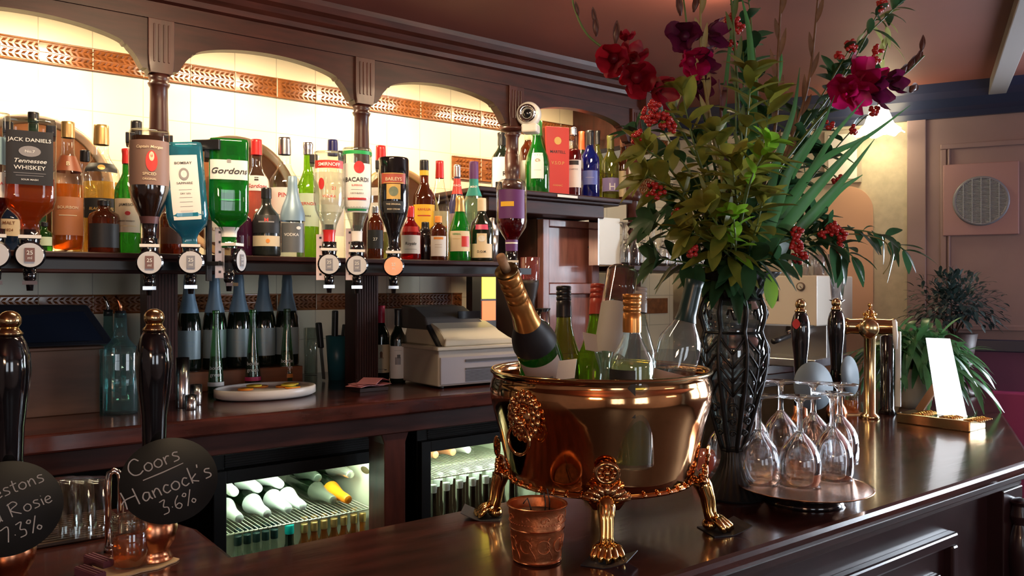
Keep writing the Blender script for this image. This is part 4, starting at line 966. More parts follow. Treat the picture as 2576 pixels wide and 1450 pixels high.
for row, y in ((0, 2.49), (1, 2.58)):
    for i in range(9):
        px = 1572+i*24-row*4
        p = onY(px, 600, y)
        lab = 'upturned wine glass %s, %s row on the high shelf' % (names[i], 'front' if row == 0 else 'back')
        if g0 is None: g0 = wine_glass('wine_glass', lab, (p.x, y, zsh), zt_, .026, 'upturned wine glasses on the high shelf')
        else: dup(g0, lab, (p.x, y, zsh))
# small socket plate and dark jars under the glass shelf
p = onY(1520, 715, 2.9)
# ================================================================ FRIDGES
def fridge(nm, x0, x1, zt, zb, lab, zw):
    Y0, Y1 = 2.3, 2.78
    t = thing('bottle_fridge', lab, 'fridge', ((x0+x1)/2, Y0, 0), 0, 'bottle fridges under the counter')
    O = Matrix.Translation((-(x0+x1)/2, -Y0, 0)); e = .04
    b = B()
    b.box(x0-e, x0, Y0, Y1, .0, 1.12, X=O); b.box(x1, x1+e, Y0, Y1, 0, 1.12, X=O); b.box(x0, x1, Y0, Y1, zt+.04, 1.12, X=O); b.box(x0, x1, Y0, Y0+.018, zt, zt+.04, X=O); b.box(x0, x1, Y1-.03, Y1, 0, zt, X=O); b.box(x0, x1, Y0, Y1, 0, zb, X=O)
    b.build('cabinet', [FRIDGEB], t, .003)
    b = B(); i = .004
    b.box(x0, x0+i, Y0+.02, Y1-.03, zb, zt, X=O); b.box(x1-i, x1, Y0+.02, Y1-.03, zb, zt, X=O); b.box(x0, x1, Y1-.035, Y1-.03, zb, zt+.04, X=O); b.box(x0, x1, Y0+.02, Y1-.03, zb, zb+i, X=O); b.box(x0, x1, Y0+.018, Y1-.03, zt+.036, zt+.04, X=O)
    b.build('liner', [CREAMP], t)
    g = B(); g.box(x0-.004, x1+.004, Y0-.012, Y0-.008, zb, zt+.004, X=O); g = g.build('door_pane', [G_PANE], t)
    f = B(); f.box(x0-e, x0-.004, Y0-.03, Y0-.002, zb-.03, zt+.04, X=O); f.box(x1+.004, x1+e, Y0-.03, Y0-.002, zb-.03, zt+.04, X=O); f.box(x0-.004, x1+.004, Y0-.03, Y0-.002, zt+.004, zt+.04, X=O); f.box(x0-.004, x1+.004, Y0-.03, Y0-.002, zb-.03, zb-.001, X=O)
    f.build('door_frame', [FRIDGEB], t, .002)
    f = B()
    for q in range(9): f.box(x0, x1, Y0-.005, Y0-.001, 1.055+q*.007, 1.058+q*.007, X=O)
    f.build('louvres', [MATTEB], t)
    l = B().box(x0+.03, x1-.03, Y0+.03, Y0+.05, zt+.008, zt+.022, X=O); l.build('strip_lamp', [mat('fridge_lamp', (1, 1, .9), .4, emit=(.85, 1, .8), es=45)], t)
    w = B()
    w.tube([(x0+.006, Y0+.04, zw), (x1-.006, Y0+.04, zw)], .003, 8, X=O); w.tube([(x0+.006, Y1-.05, zw), (x1-.006, Y1-.05, zw)], .003, 8, X=O)
    n = 34
    for q in range(n): x = x0+.012+(x1-x0-.024)*q/(n-1); w.tube([(x, Y0+.035, zw+.003), (x, Y1-.05, zw+.003)], .0014, 5, X=O)
    w.tube([(x0+.006, 2.5, zw-.003), (x1-.006, 2.5, zw-.003)], .0022, 6, X=O)
    sh = w.build('wire_shelf', [mat('white_wire', (.72, .72, .6), .35)], t)
    return t, zw+.0045
f1x0, f1x1 = onY(565, 1222, 2.3).x, onY(955, 1160, 2.3).x
zt1 = onY(955, 1160, 2.3).z
t, zw1 = fridge(1, f1x0, f1x1, zt1, .46, 'lit black bottle fridge holding white foil sparkling wines', onY(640, 1335, 2.34).z)
p = onY(905, 1183, 2.33)
B().ball((f1x1-.005-(f1x0+f1x1)/2, .09, onY(920, 1183, 2.39).z), 1, 20, sz=(.0015, .03, .011)).build('oval_badge', [mat('badge_bronze', (.08, .06, .03), .4)], t)
f2x0 = onY(1075, 1137, 2.3).x; f2x1 = f2x0+.5; zt2 = onY(1075, 1137, 2.3).z
t, zw2 = fridge(2, f2x0, f2x1, zt2, .46, 'lit black bottle fridge holding dark beers, half hidden by the ice bucket', onY(1120, 1200, 2.34).z)
# bottles lying in fridge one, necks to the front
def lying(px, py, Ytip, z, capm, gm, label, group, r=.036, L=.3, yaw=0):
    p = onY(px, py, Ytip)
    d = Vector((math.sin(yaw), -1, -.03)).normalized()
    base = Vector((p.x, p.y, z+r))-d*L
    return bottle('champ', 'lying_bottle', label, 'bottle', base, L, r, gm, cap=(capm, .42), group=group, tilt=d, face_cam=False, labs=[])
GG = 'bottles lying in the left fridge'
GV = glass('fridge_green_glass', (.06, .13, .06), .25)
wh = [(602, 1300, 2.345, 0, 'white foil bottle lying lowest at the left of the left fridge'), (672, 1288, 2.345, 0, 'second white foil bottle from the left lying on the wire shelf'), (725, 1288, 2.36, 0, 'third white foil bottle from the left lying on the wire shelf'), (762, 1272, 2.36, .0, 'white foil bottle lying just left of the green bottles')]
for px, py, Y, yw, lab in wh: lying(px, py, Y, zw1, WHITEF, GV, lab, GG)
for px, Y, lab in ((590, 2.39, 'white foil bottle on the upper layer at the far left'), (650, 2.39, 'white foil bottle on the upper layer, second from the left'), (705, 2.4, 'white foil bottle on the upper layer, third from the left')):
    lying(px, 1240, Y, zw1+.066, WHITEF, GV, lab, GG)
lying(838, 1262, 2.37, zw1, mat('grey_green_foil', (.16, .18, .14), .3, .4), GV, 'green bottle with a grey foil neck beside the orange foil one', GG)
lying(876, 1256, 2.345, zw1, mat('bright_orange_foil', (.95, .28, .01), .3), GV, 'bottle with a bright orange foil neck in the left fridge', GG)
lying(882, 1230, 2.40, zw1+.064, mat('silver_foil', (.7, .7, .62), .25, .8), GV, 'bottle with a silver foil neck above the orange foil one', GG)
lying(800, 1235, 2.42, zw1+.064, mat('dark_foil', (.03, .04, .03), .3), GV, 'dark foil bottle on the upper layer in the middle of the left fridge', GG)
for px, cm, lab in ((1096, mat('salmon_foil', (.85, .38, .2), .35), 'salmon foil bottle at the left of the right fridge'), (1140, MATS['salmon_foil'], 'second salmon foil bottle in the right fridge'), (1178, WHITEF, 'white foil bottle beside the salmon foil ones in the right fridge')):
    lying(px, 1155, 2.5, zw2, cm, GV, lab, 'bottles lying in the right fridge', L=.26)
# small standing bottles
def mini(label, loc, H, R, gm, capm, labm, liq, group):
    return bottle('short', 'small_bottle', label, 'bottle', loc, H, R, gm, cap=(capm, .07), liq=liq, labs=[(labm, .35, .66, 70, [])] if labm else [], group=group, n=14)
Hs = zw1-.012-.464
def topY(py): return py
grp = 'small bottles standing in the left fridge'
kinds = {}
for i, (px, k_) in enumerate(((598, 'm'), (622, 'm'), (645, 'm'), (668, 'm'), (690, 'm'), (728, 'd'), (765, 'a'), (790, 'a'), (815, 'a'), (840, 'a'), (865, 'a'), (890, 'a'), (912, 'a'))):
    for row, Y in ((0, 2.37), (1, 2.44)):
        if k_ == 'd' and row: continue
        p = onY(px, 1330, Y)
        lab = {'m': 'small mixer bottle with a pale label and dark cap under the wire shelf', 'a': 'small amber bottle on the floor of the left fridge', 'd': 'dark bottle with a turquoise cap in the left fridge'}[k_]
        h = zw1-.022-.465 if k_ != 'd' else zw1-.016-.465
        if k_ in kinds:
            dup(kinds[k_], None, (p.x, Y, .465))
        else:
            kinds[k_] = mini(lab, Vector((p.x, Y, .465)), h, .026 if k_ != 'd' else .034, {'m': G_FLINT, 'a': glass('amber_glass', (.75, .38, .12), .2), 'd': G_DARK}[k_], {'m': CAPG, 'a': GOLDC, 'd': mat('turquoise_cap', (.0, .4, .38), .35)}[k_], {'m': PAPER, 'a': None, 'd': None}[k_], (glass('mixer', (.8, .85, .7), .3), .02, .7) if k_ == 'm' else None, grp+(' '+{'m': 'with pale labels', 'a': 'of amber glass', 'd': 'with turquoise caps'}[k_]))
b0 = None
Hb = zw2-.03-.464
for row, Y in ((0, 2.35), (1, 2.42), (2, 2.49)):
    for i in range(7):
        p = onY(1090+i*33+row*8, 1230, Y)
        if p.x > f2x1-.04: continue
        if b0 is None: b0 = bottle('wine', 'beer_bottle', 'dark beer bottle with a white cap standing in the right fridge', 'bottle', Vector((p.x, Y, .465)), Hb, .028, mat('beer_brown', (.02, .01, .006), .12, coat=1), cap=(WHITEF, .06), group='beer bottles in the right fridge', labs=[(REDM, .34, .5, 60, [('x', 1.0, .38, 0, INKW)])], n=14)
        else: dup(b0, None, (p.x, Y, .465))
# ================================================================ ICE BUCKET
BC = Vector((1.103, 1.158, 0)); ZF = ZB
ib = thing('ice_bucket', 'large footed copper and brass ice bucket with lion masks on the bar', 'ice bucket', (BC.x, BC.y, ZF), 0)
OB = .087
prof = [(0, 0), (.168, 0), (.176, .004), (.184, .03), (.192, .07), (.2, .105), (.208, .135), (.2135, .16), (.2145, .18), (.2115, .193), (.2085, .2), (.2105, .207), (.213, .211), (.2095, .214), (.205, .209), (.203, .197), (.2075, .175), (.2, .12), (.186, .06), (.17, .01), (0, .008)]
b = B(); b.lathe([(r, z+OB) for r, z in prof], 96)
b.build('bucket_body', [COPPER], ib)
b = B().torus(.2105, .0042, c=(0, 0, OB+.2115), n=96, k=10); b.build('rim', [BRASS], ib)
b = B().torus(.1765, .0035, c=(0, 0, OB+.006), n=96, k=8)
for i in range(40):
    a = 2*PI*i/40; b.ball((.180*math.cos(a), .180*math.sin(a), OB+.008), .0042, 8)
b.build('beaded_band', [COPPER], ib)
fa = [math.atan2(-.19, -.162), math.atan2(-.168, .134), math.atan2(.174, -.161), math.atan2(.17, .15)]
def leg(a):
    X = Matrix.Rotation(a, 4, 'Z') @ Matrix.Translation((0, 0, 0))      # x outward, y sideways
    b = B()
    # fluted leg with a knee and a ball of toes
    pts = [(.186, 0, OB+.012), (.197, 0, OB-.004), (.203, 0, OB-.025), (.206, 0, .038), (.212, 0, .022), (.222, 0, .014)]
    b.tube(pts, [.018, .0165, .0135, .0115, .0145, .013], 14, X=X, sq=1)
    for q in (-1, 0, 1): b.tube([(p[0]+.010, q*.0065*(1 if i < 4 else 1.3), p[2]) for i, p in enumerate(pts[:5])], [.006, .006, .0052, .0046, .005], 8, X=X)
    for q in range(-2, 3):
        ang = q*.38; L = .034-.003*abs(q)
        b.tube([(.212, q*.005, .024), (.212+.55*L*math.cos(ang), .012*q*.75, .021), (.212+L*math.cos(ang), .0118*q, .0105), (.212+(L+.004)*math.cos(ang), .0122*q, .004)], [.0068, .0078, .0068, .0035], 8, X=X)
    b.ball((.208, 0, .012), .0125, 12, sz=(1.2, 1.4, .95), X=X)
    l = b.build('claw_foot_leg', [GOLDB], ib)
    p = B(); Y = X @ Matrix.Translation((.194, 0, OB+.012)) @ Matrix.Rotation(.1, 4, 'Y') @ Matrix.Diagonal((1, 1.35, 1.2, 1))
    for q in range(-3, 4):
        an = q*.42; p.tube([(0, 0, -.006), (.005, .017*math.sin(an), -.006+.017*math.cos(an)), (.003, .031*math.sin(an), -.006+.027*math.cos(an))], [.005, .0068, .0055], 8, X=Y)
    p.lathe([(0, -.02), (.016, -.018), (.024, -.005), (.026, .008), (0, .01)], 16, ry=1, X=Y @ Matrix.Diagonal((.3, 1.05, 1, 1)))
    p.torus(.014, .0035, n=20, k=6, X=Y @ Matrix.Translation((.006, 0, .037)) @ Matrix.Rotation(PI/2, 4, 'Y')); p.ball((.007, 0, .037), .005, 10, X=Y)
    for q in range(8):
        an = q*PI/4; p.ball((.006, .0095*math.cos(an), .037+.0095*math.sin(an)), .004, 8, X=Y)
    p.build('shell_mount', [COPPER], l)
for a in fa: leg(a)
def lion(a):
    X = Matrix.Rotation(a, 4, 'Z') @ Matrix.Translation((.212, 0, OB+.145))
    b = B(); b.ball((0, 0, 0), .024, 16, sz=(.6, 1, 1.15), X=X)
    for i in range(16):
        an = 2*PI*i/16
        for rr, s_ in ((.024, .0075), (.033, .007)):
            b.ball((.004-.1*(rr-.024), rr*math.sin(an+rr*20), rr*1.12*math.cos(an+rr*20)), s_, 8, sz=(.9, 1, 1.5), X=X @ Matrix.Rotation(0, 4, 'X'))
    b.ball((.016, 0, -.009), .0105, 12, sz=(1, 1.15, .85), X=X); b.ball((.022, 0, -.003), .006, 10, sz=(1, .8, 1.7), X=X)
    for s_ in (-1, 1):
        b.ball((.0165, s_*.0085, .009), .0045, 8, X=X); b.ball((.014, s_*.009, .0145), .0055, 8, sz=(.8, 1.5, .5), X=X); b.ball((.008, s_*.022, .024), .007, 8, X=X)
        b.ball((.015, s_*.007, -.014), .007, 8, X=X)
    b.build('lion_mask', [COPPER], ib)
    r = B().torus(.026, .003, n=28, k=8, X=X @ Matrix.Translation((.016, 0, -.04)) @ Matrix.Rotation(PI/2, 4, 'Y')); r.build('ring_handle', [COPPER], ib)
lion(math.radians(-172)); lion(math.radians(8))
# pads under the paws
for a, ex, lab in zip(fa, (.3, .5, .1, .2), ('dark slate mat under the front claw foot of the ice bucket', 'dark slate mat under the right claw foot of the ice bucket', 'dark slate mat under the left claw foot of the ice bucket', 'dark slate mat under the hidden rear claw foot of the ice bucket')):
    c = (BC.x+.232*math.cos(a), BC.y+.232*math.sin(a), ZB+.0005)
    b = B(); n = 6; v = []; f = []
    for i in range(n+1):
        x = -.036+.078*i/n; z = 0 if i < 4 else .0035*(i-3)**1.3
        for y in (-.034, .034): v += [(x, y, z), (x, y, z+.0014)]
    for i in range(n):
        q = 4*i; f += [(q, q+4, q+6, q+2), (q+1, q+3, q+7, q+5), (q, q+1, q+5, q+4), (q+2, q+6, q+7, q+3)]
    f += [(0, 2, 3, 1), (4*n, 4*n+1, 4*n+3, 4*n+2)]
    b.add(v, f); tag(b.build('slate_mat', [mat('slate_mat_grey', (.03, .035, .045), .45)], None, 0, c, (0, 0, a+ex+.9*(a == fa[0]))), lab, 'mat', 'slate mats under the claw feet')
    b.v = []
# ---------------------------------------------------------------- ice
rg = random.Random(11)
ic = 0
for i in range(46):
    a = rg.uniform(0, 2*PI); rr = .175*math.sqrt(rg.random()); s_ = rg.uniform(.013, .021)
    z = ZB+OB+.155-.035*(rr/.18)**2+rg.uniform(-.006, .008)
    v = [(x*s_*rg.uniform(.8, 1.15), y*s_*rg.uniform(.8, 1.15), q*s_*rg.uniform(.8, 1.1)) for q in (-1, 1) for y in (-1, 1) for x in (-1, 1)]
    b = B().add(v, [(0, 2, 3, 1), (4, 5, 7, 6), (0, 1, 5, 4), (2, 6, 7, 3), (0, 4, 6, 2), (1, 3, 7, 5)])
    o = b.build('ice_cube', [ICEM], None, .004, (BC.x+rr*math.cos(a), BC.y+rr*math.sin(a), z), (rg.uniform(0, 3), rg.uniform(0, 3), rg.uniform(0, 3)))
    tag(o, 'rough ice cube heaped between the bottles in the copper bucket', 'ice cube', 'ice cubes in the bucket')
b = B().lathe([(0, .002), (.165, .002), (.19, .09), (.17, .11), (0, .125)], 40, X=Matrix.Translation((BC.x, BC.y, ZB+OB+.01)))
o = b.build('ice_slush', [mat('slush_ice', (.42, .36, .3), .25, noise=.5, scale=50, bump=1)]); tag(o, 'bed of melting ice and water filling the copper bucket', 'ice', kind='stuff')
# ---------------------------------------------------------------- bottles in the bucket
def ibt(kind, top, low, tt, tl, H, R, label, gm, **k):
    P = at_t(top[0], top[1], tt); Q = at_t(low[0], low[1], tl); u = (P-Q).normalized()
    base = P-u*H
    o = bottle(kind, 'wine_bottle', label, 'bottle', base, H, R, gm, tilt=u, group='bottles in the ice bucket', n=40, **k)
    return o
PKL = mat('blush_label', (.72, .55, .5), .6)
ibt('wine', (1590, 741), (1590, 930), 1.42, 1.42, .30, .0385, 'clear wine bottle with a copper screw cap standing at the front of the bucket', G_FLINT, cap=(ORFOIL, .22), ridge=True, liq=(L_PALE, .02, .615), labs=[(mat('black_white_label', (.02, .02, .02), .5), .3, .57, 60, [('A', .6, .46, .1, INKW), ('#bar', (.9, .004), .4, 0, INKW)])], rot=-.9)
ibt('wine', (1748, 706), (1688, 960), 1.56, 1.56, .31, .042, 'clear wine bottle with a dark green cap leaning to the right in the bucket', G_FLINT, cap=(CAPG, .26), labs=[(PKL, .08, .42, 62, [('#disc', (.07, .01), .24, .4, GREYP), ('#disc', (.07, .01), .2, -.1, GREYP), ('#disc', (.07, .01), .2, .2, GREYP), ('#bar', (.7, .002), .32, .2, GREYP)])])
t = ibt('longneck', (1277, 690), (1372, 930), 1.36, 1.53, .31, .04, 'sparkling wine with crumpled gold foil leaning left out of the bucket', G_GRN2, cap=(ORFOIL, .4), ridge=True, labs=[(PKL, .1, .36, 60, [('#disc', (.1, .012), .24, .3, GREYP), ('#disc', (.1, .012), .18, .3, GREYP)]), (mat('dark_neck_label', (.015, .013, .016), .5), .43, .6, 100, [])])
b = B(); b.lathe([(0, .316), (.02, .316), (.02, .319), (0, .319)], 18); b.build('foil_disc', [mat('dark_brass', (.25, .16, .06), .3, 1)], t)
b = B(); b.lathe([(0, .319), (.0085, .319), (.0075, .352), (0, .353)], 14); b.build('cork', [mat('cork', (.6, .34, .17), .7, noise=.3, scale=60)], t)
ibt('burg', (1300, 765), (1350, 945), 1.62, 1.6, .30, .038, 'bright green wine bottle leaning at the left rim of the bucket', G_GREEN, cap=(G_GREEN, .03))
ibt('burg', (1418, 722), (1420, 930), 1.66, 1.64, .31, .038, 'olive wine bottle with a black screw cap at the back of the bucket', G_OLIVE, cap=(CAPB, .2), ridge=True, liq=(glass('olive_wine', (.5, .45, .12), .3), .02, .5))
ibt('burg', (1504, 717), (1496, 930), 1.66, 1.63, .31, .038, 'yellow-green wine bottle with a red screw cap at the back of the bucket', G_LIME, cap=(mat('brick_cap', (.42, .06, .04), .35), .2), ridge=True)
P = at_t(1566, 680, 1.58); Q = at_t(1528, 930, 1.5); u = (P-Q).normalized()
bottle('wine', 'wine_bottle', 'empty clear wine bottle plunged upside down in the ice, round base up', 'bottle', P-u*.28, .28, .0305, G_FLINT, flip=True, tilt=u, group='bottles in the ice bucket', liq=(glass('reddish_reflection', (.55, .25, .2), .25), .02, .22), labs=[(mat('grey_back_label', (.42, .4, .36), .6), .36, .72, 75, []), ], n=36)  # no drink inside: tinted fill paints reddish reflections in the raised base
ibt('tall', (1611, 725), (1606, 930), 1.62, 1.6, .31, .036, 'frosted clear bottle half hidden behind the copper capped bottle', G_FLINT, cap=(mat('frosted_cap', (.5, .4, .34), .4), .16), ridge=True)
# loose labels and paper on the ice
for px, py, t_, rz, mt, lab in ((1490, 862, 1.5, .6, mat('beige_scrap', (.55, .46, .38), .7), 'beige paper label stuck to the bottle and ice at the middle of the bucket'), (1425, 930, 1.4, -.5, PAPER, 'white paper label lying on the ice at the front of the bucket')):
    c = at_t(px, py, t_); b = B(); b.box(-.018, .018, -.0006, .0006, -.018, .018)
    tag(b.build('paper_label', [mt], None, 0, c, (-.5, .3*rz, face(c)+rz)), lab, 'paper label')
# ================================================================ SMALL COPPER PAIL
c = onZ(1351, 1408, ZB)
pl = thing('copper_pail', 'small embossed copper pail standing in front of the ice bucket', 'pail', (c.x, c.y, ZB+.0005))
h = .094; b = B()
pr = [(0, 0), (.039, 0), (.0405, .003), (.0398, .006)]
pr += [(.0398+.009*z/h, z) for z in (.01, .05)]+[(.0455, .054), (.0467, .057), (.0462, .06), (.0475, .08), (.0483, h-.004), (.0505, h-.002), (.0505, h), (.0485, h+.001), (.0475, h-.003), (.039, .004), (0, .003)]
b.lathe(pr, 56)
b.build('pail_body', [mat('embossed_copper', (.72, .26, .11), .42, .9, noise=.25, scale=55, bump=1.0)], pl)
b = B(); b.torus(.0503, .0016, n=56, k=6, c=(0, 0, h)); b.torus(.0463, .0013, n=56, k=6, c=(0, 0, .057)); b.torus(.0405, .0013, n=56, k=6, c=(0, 0, .003))
for i in range(56):
    a = 2*PI*i/56; b.ball((.0472*math.cos(a), .0472*math.sin(a), .068), .0011, 6)
b.build('rim_bands', [COPPERP], pl)
b = B()
for i in range(9):
    a0 = 2*PI*i/9
    for z0q, hh, sg in ((.03, .016, 1), (.078, .007, -1)):
        pts = []
        for j in range(22):
            u_ = j/21; th = u_*2*PI*1.25*sg; rr_ = hh*(1-.75*u_)
            z_ = z0q+rr_*math.sin(th)*1.0; a_ = a0+(u_*.25)+rr_*math.cos(th)/.045
            R_ = .0398+.009*z_/h+.0006; pts.append((R_*math.cos(a_), R_*math.sin(a_), z_))
        b.tube(pts, .0009, 5)
    b.tube([((.0398+.009*z_/h+.0004)*math.cos(a0+.35+.12*math.sin(z_*130)), (.0398+.009*z_/h+.0004)*math.sin(a0+.35+.12*math.sin(z_*130)), z_) for z_ in [.008+.002*q for q in range(21)]], .0009, 5)
b.build('embossed_scrolls', [MATS['embossed_copper']], pl)
b = B().lathe([(0, .07), (.043, .07), (.04, .078), (0, .076)], 24); b.build('brown_filling', [mat('brown_filling', (.2, .08, .04), .8, noise=.6, scale=90, bump=1)], pl)
for q, (x0, y0, x1, y1, z1, lab) in enumerate(((-.02, -.01, -.024, -.004, .108, 'leftmost'), (.006, -.012, .012, -.004, .112, 'middle crossed'), (.022, -.006, .022, .0, .116, 'rightmost upright'))):
    b = B().tube([(x0, y0, .074), ((x0+x1)/2+.003, (y0+y1)/2, (.074+z1)/2), (x1, y1, z1), (x1+.009*(q-1), y1, z1-.008)], .0012, 6)
    tag(b.build('dark_twig', [BLACK], None, 0, (c.x, c.y, ZB)), lab+' dark twig sticking out of the small copper pail', 'twig', 'twigs in the copper pail')
# ================================================================ FLOWER VASE
VC = at_t(1843, 722, 1.79); VX, VY = VC.x, VC.y
va = thing('flower_vase', 'tall black metal and smoked glass flower vase on the bar', 'vase', (VX, VY, ZB), face((VX, VY)))
k = 1.79/FOC
def vz(y): return CZ-(y-HY)*k-ZB
VP = [(1278, 0), (1266, 66), (1255, 66), (1248, 58), (1225, 44), (1200, 36), (1170, 26), (1150, 22), (1135, 23)]
b = B(); pr = [(0, 0)]+[(r/1000*1.02, max(0.0, vz(y))) for y, r in ((1250, 66), (1243, 66.5), (1237, 60), (1215, 48), (1195, 36), (1170, 27), (1150, 23.5), (1133, 24), (1128, 20))]
pr[1] = (.067, 0.0)
b.lathe(pr[:3], 64); b.lathe(pr[2:], 96, flute=.035, nf=24)
b.build('fluted_base', [mat('cast_iron', (.012, .012, .013), .42, .3)], va)
CI = MATS['cast_iron']
GP = [(1133, 22), (1080, 36), (1040, 46), (1000, 56), (960, 66), (920, 73), (880, 76), (855, 71), (835, 62), (815, 67), (790, 73), (765, 69), (748, 60), (735, 60)]
b = B(); b.lathe([(r/1000*.93, vz(y)) for y, r in GP], 48); b.build('glass_liner', [glass('smoked_glass', (.3, .32, .31), .16, .14, .8, pw=1.8)], va)
b = B(); b.lathe([(.056, vz(752)), (.062, vz(740)), (.07, vz(725)), (.083, vz(705)), (.097, vz(690)), (.1, vz(687)), (.098, vz(685)), (.08, vz(703)), (.06, vz(738)), (.054, vz(752))], 96, flute=.03, nf=24)
b.build('flared_mouth', [CI], va)
b = B(); N = 8
def vr(z):
    pts = [(vz(y), r/1000) for y, r in GP]
    for (z0, r0), (z1, r1) in zip(pts, pts[1:]):
        if z0 <= z <= z1: return r0+(r1-r0)*(z-z0)/(z1-z0)
    return pts[-1][1] if z > pts[-1][0] else pts[0][1]
def vp(a, z, o=0): r = vr(z)+o; return (r*math.cos(a), r*math.sin(a), z)
z0_, z1_ = vz(1133), vz(740)
for i in range(N):
    a = 2*PI*i/N+PI/2/N*2
    b.tube([vp(a, z0_+(z1_-z0_)*j/26, .001) for j in range(27)], .0046, 8)
    am = a+PI/N
    zs_ = [vz(y) for y in (990, 955, 920, 885)]
    for z in zs_:       # leaf-like chevrons in each bay
        for sg in (-1, 1):
            b.tube([vp(am+sg*(PI/N)*q/4, z+.036*q/4, .001) for q in range(5)], .0027, 6)
    b.tube([vp(am, vz(990)+(vz(875)-vz(990))*j/6, .001) for j in range(7)], .0024, 6)
    for zc, rad_, sg in ((vz(1022), .011, 1), (vz(1055), .009, -1), (vz(1085), .007, 1)):   # scrolls
        pts = []
        for j in range(15):
            th = j*.5; rr = rad_*(1-j/20)
            rloc = vr(zc)
            pts.append(vp(am+sg*rr*math.cos(th)/rloc, zc+rr*math.sin(th), .001))
        b.tube(pts, .0024, 6)
    for zc in (vz(790),):
        b.tube([vp(am-.16+.32*q/6, zc+.012*math.sin(q*PI/3), .001) for q in range(7)], .0024, 6)
for y in (835, 752, 1130): b.torus(vr(vz(y))+.001, .003, n=48, k=6, c=(0, 0, vz(y)))
b.build('metal_lattice', [CI], va)
# ================================================================ GLASSES ON THE TRAY
tc_ = at_t(2022, 1205, 1.745); ZT = 1.132
tr = thing('glass_tray', 'round copper coloured tray of upturned wine glasses on the bar', 'tray', (tc_.x, tc_.y, ZB), 0)
R = .141
b = B().lathe([(0, ZT-.003-ZB), (R*.9, ZT-.003-ZB), (R*.97, ZT+.001-ZB), (R, ZT+.004-ZB), (R*.965, ZT+.0035-ZB), (R*.9, ZT-ZB), (0, ZT-ZB)], 56); b.build('tray_plate', [TRAYM], tr)
B().lathe([(0, .0005), (.085, .0005), (.08, .008), (.07, ZT-.004-ZB), (0, ZT-.004-ZB)], 40).build('dark_stand', [BLACKG], tr)
HG = .19; RG = .0445; G1 = None
for px, py, lab in ((1908, 1216, 'upturned wine glass at the front left of the copper tray, beside the vase'), (2012, 1222, 'upturned wine glass at the front middle of the copper tray'), (2094, 1206, 'upturned wine glass at the front right of the copper tray'), (1890, 1158, 'upturned wine glass at the rear left of the copper tray'), (1964, 1150, 'upturned wine glass at the rear of the tray, tallest looking stem'), (2046, 1158, 'upturned wine glass in the middle of the rear row on the copper tray'), (2112, 1165, 'upturned wine glass at the rear right of the copper tray')):
    p = onZ(px, py, ZT); p.z = ZT+.0015
    if G1 is None: G1 = wine_glass('wine_glass', lab, p, HG, RG, 'wine glasses on the copper tray')
    else: dup(G1, lab, p)
p = onZ(1822, 1185, ZB); dup(G1, 'wine glass standing behind the foot of the flower vase', (p.x, p.y, ZB+.0015))
p = onZ(1772, 1195, ZB)
o = thing('rose_glass', 'small round rose-pink glass holder between the ice bucket and the vase foot', 'glass holder', (p.x, p.y, ZB))
B().lathe([(0, .0), (.012, 0), (.026, .02), (.03, .04), (.024, .06), (.022, .058), (.027, .04), (.02, .016), (0, .006)], 28).build('holder_body', [glass('rose_pink_glass', (.95, .5, .42), .45)], o)
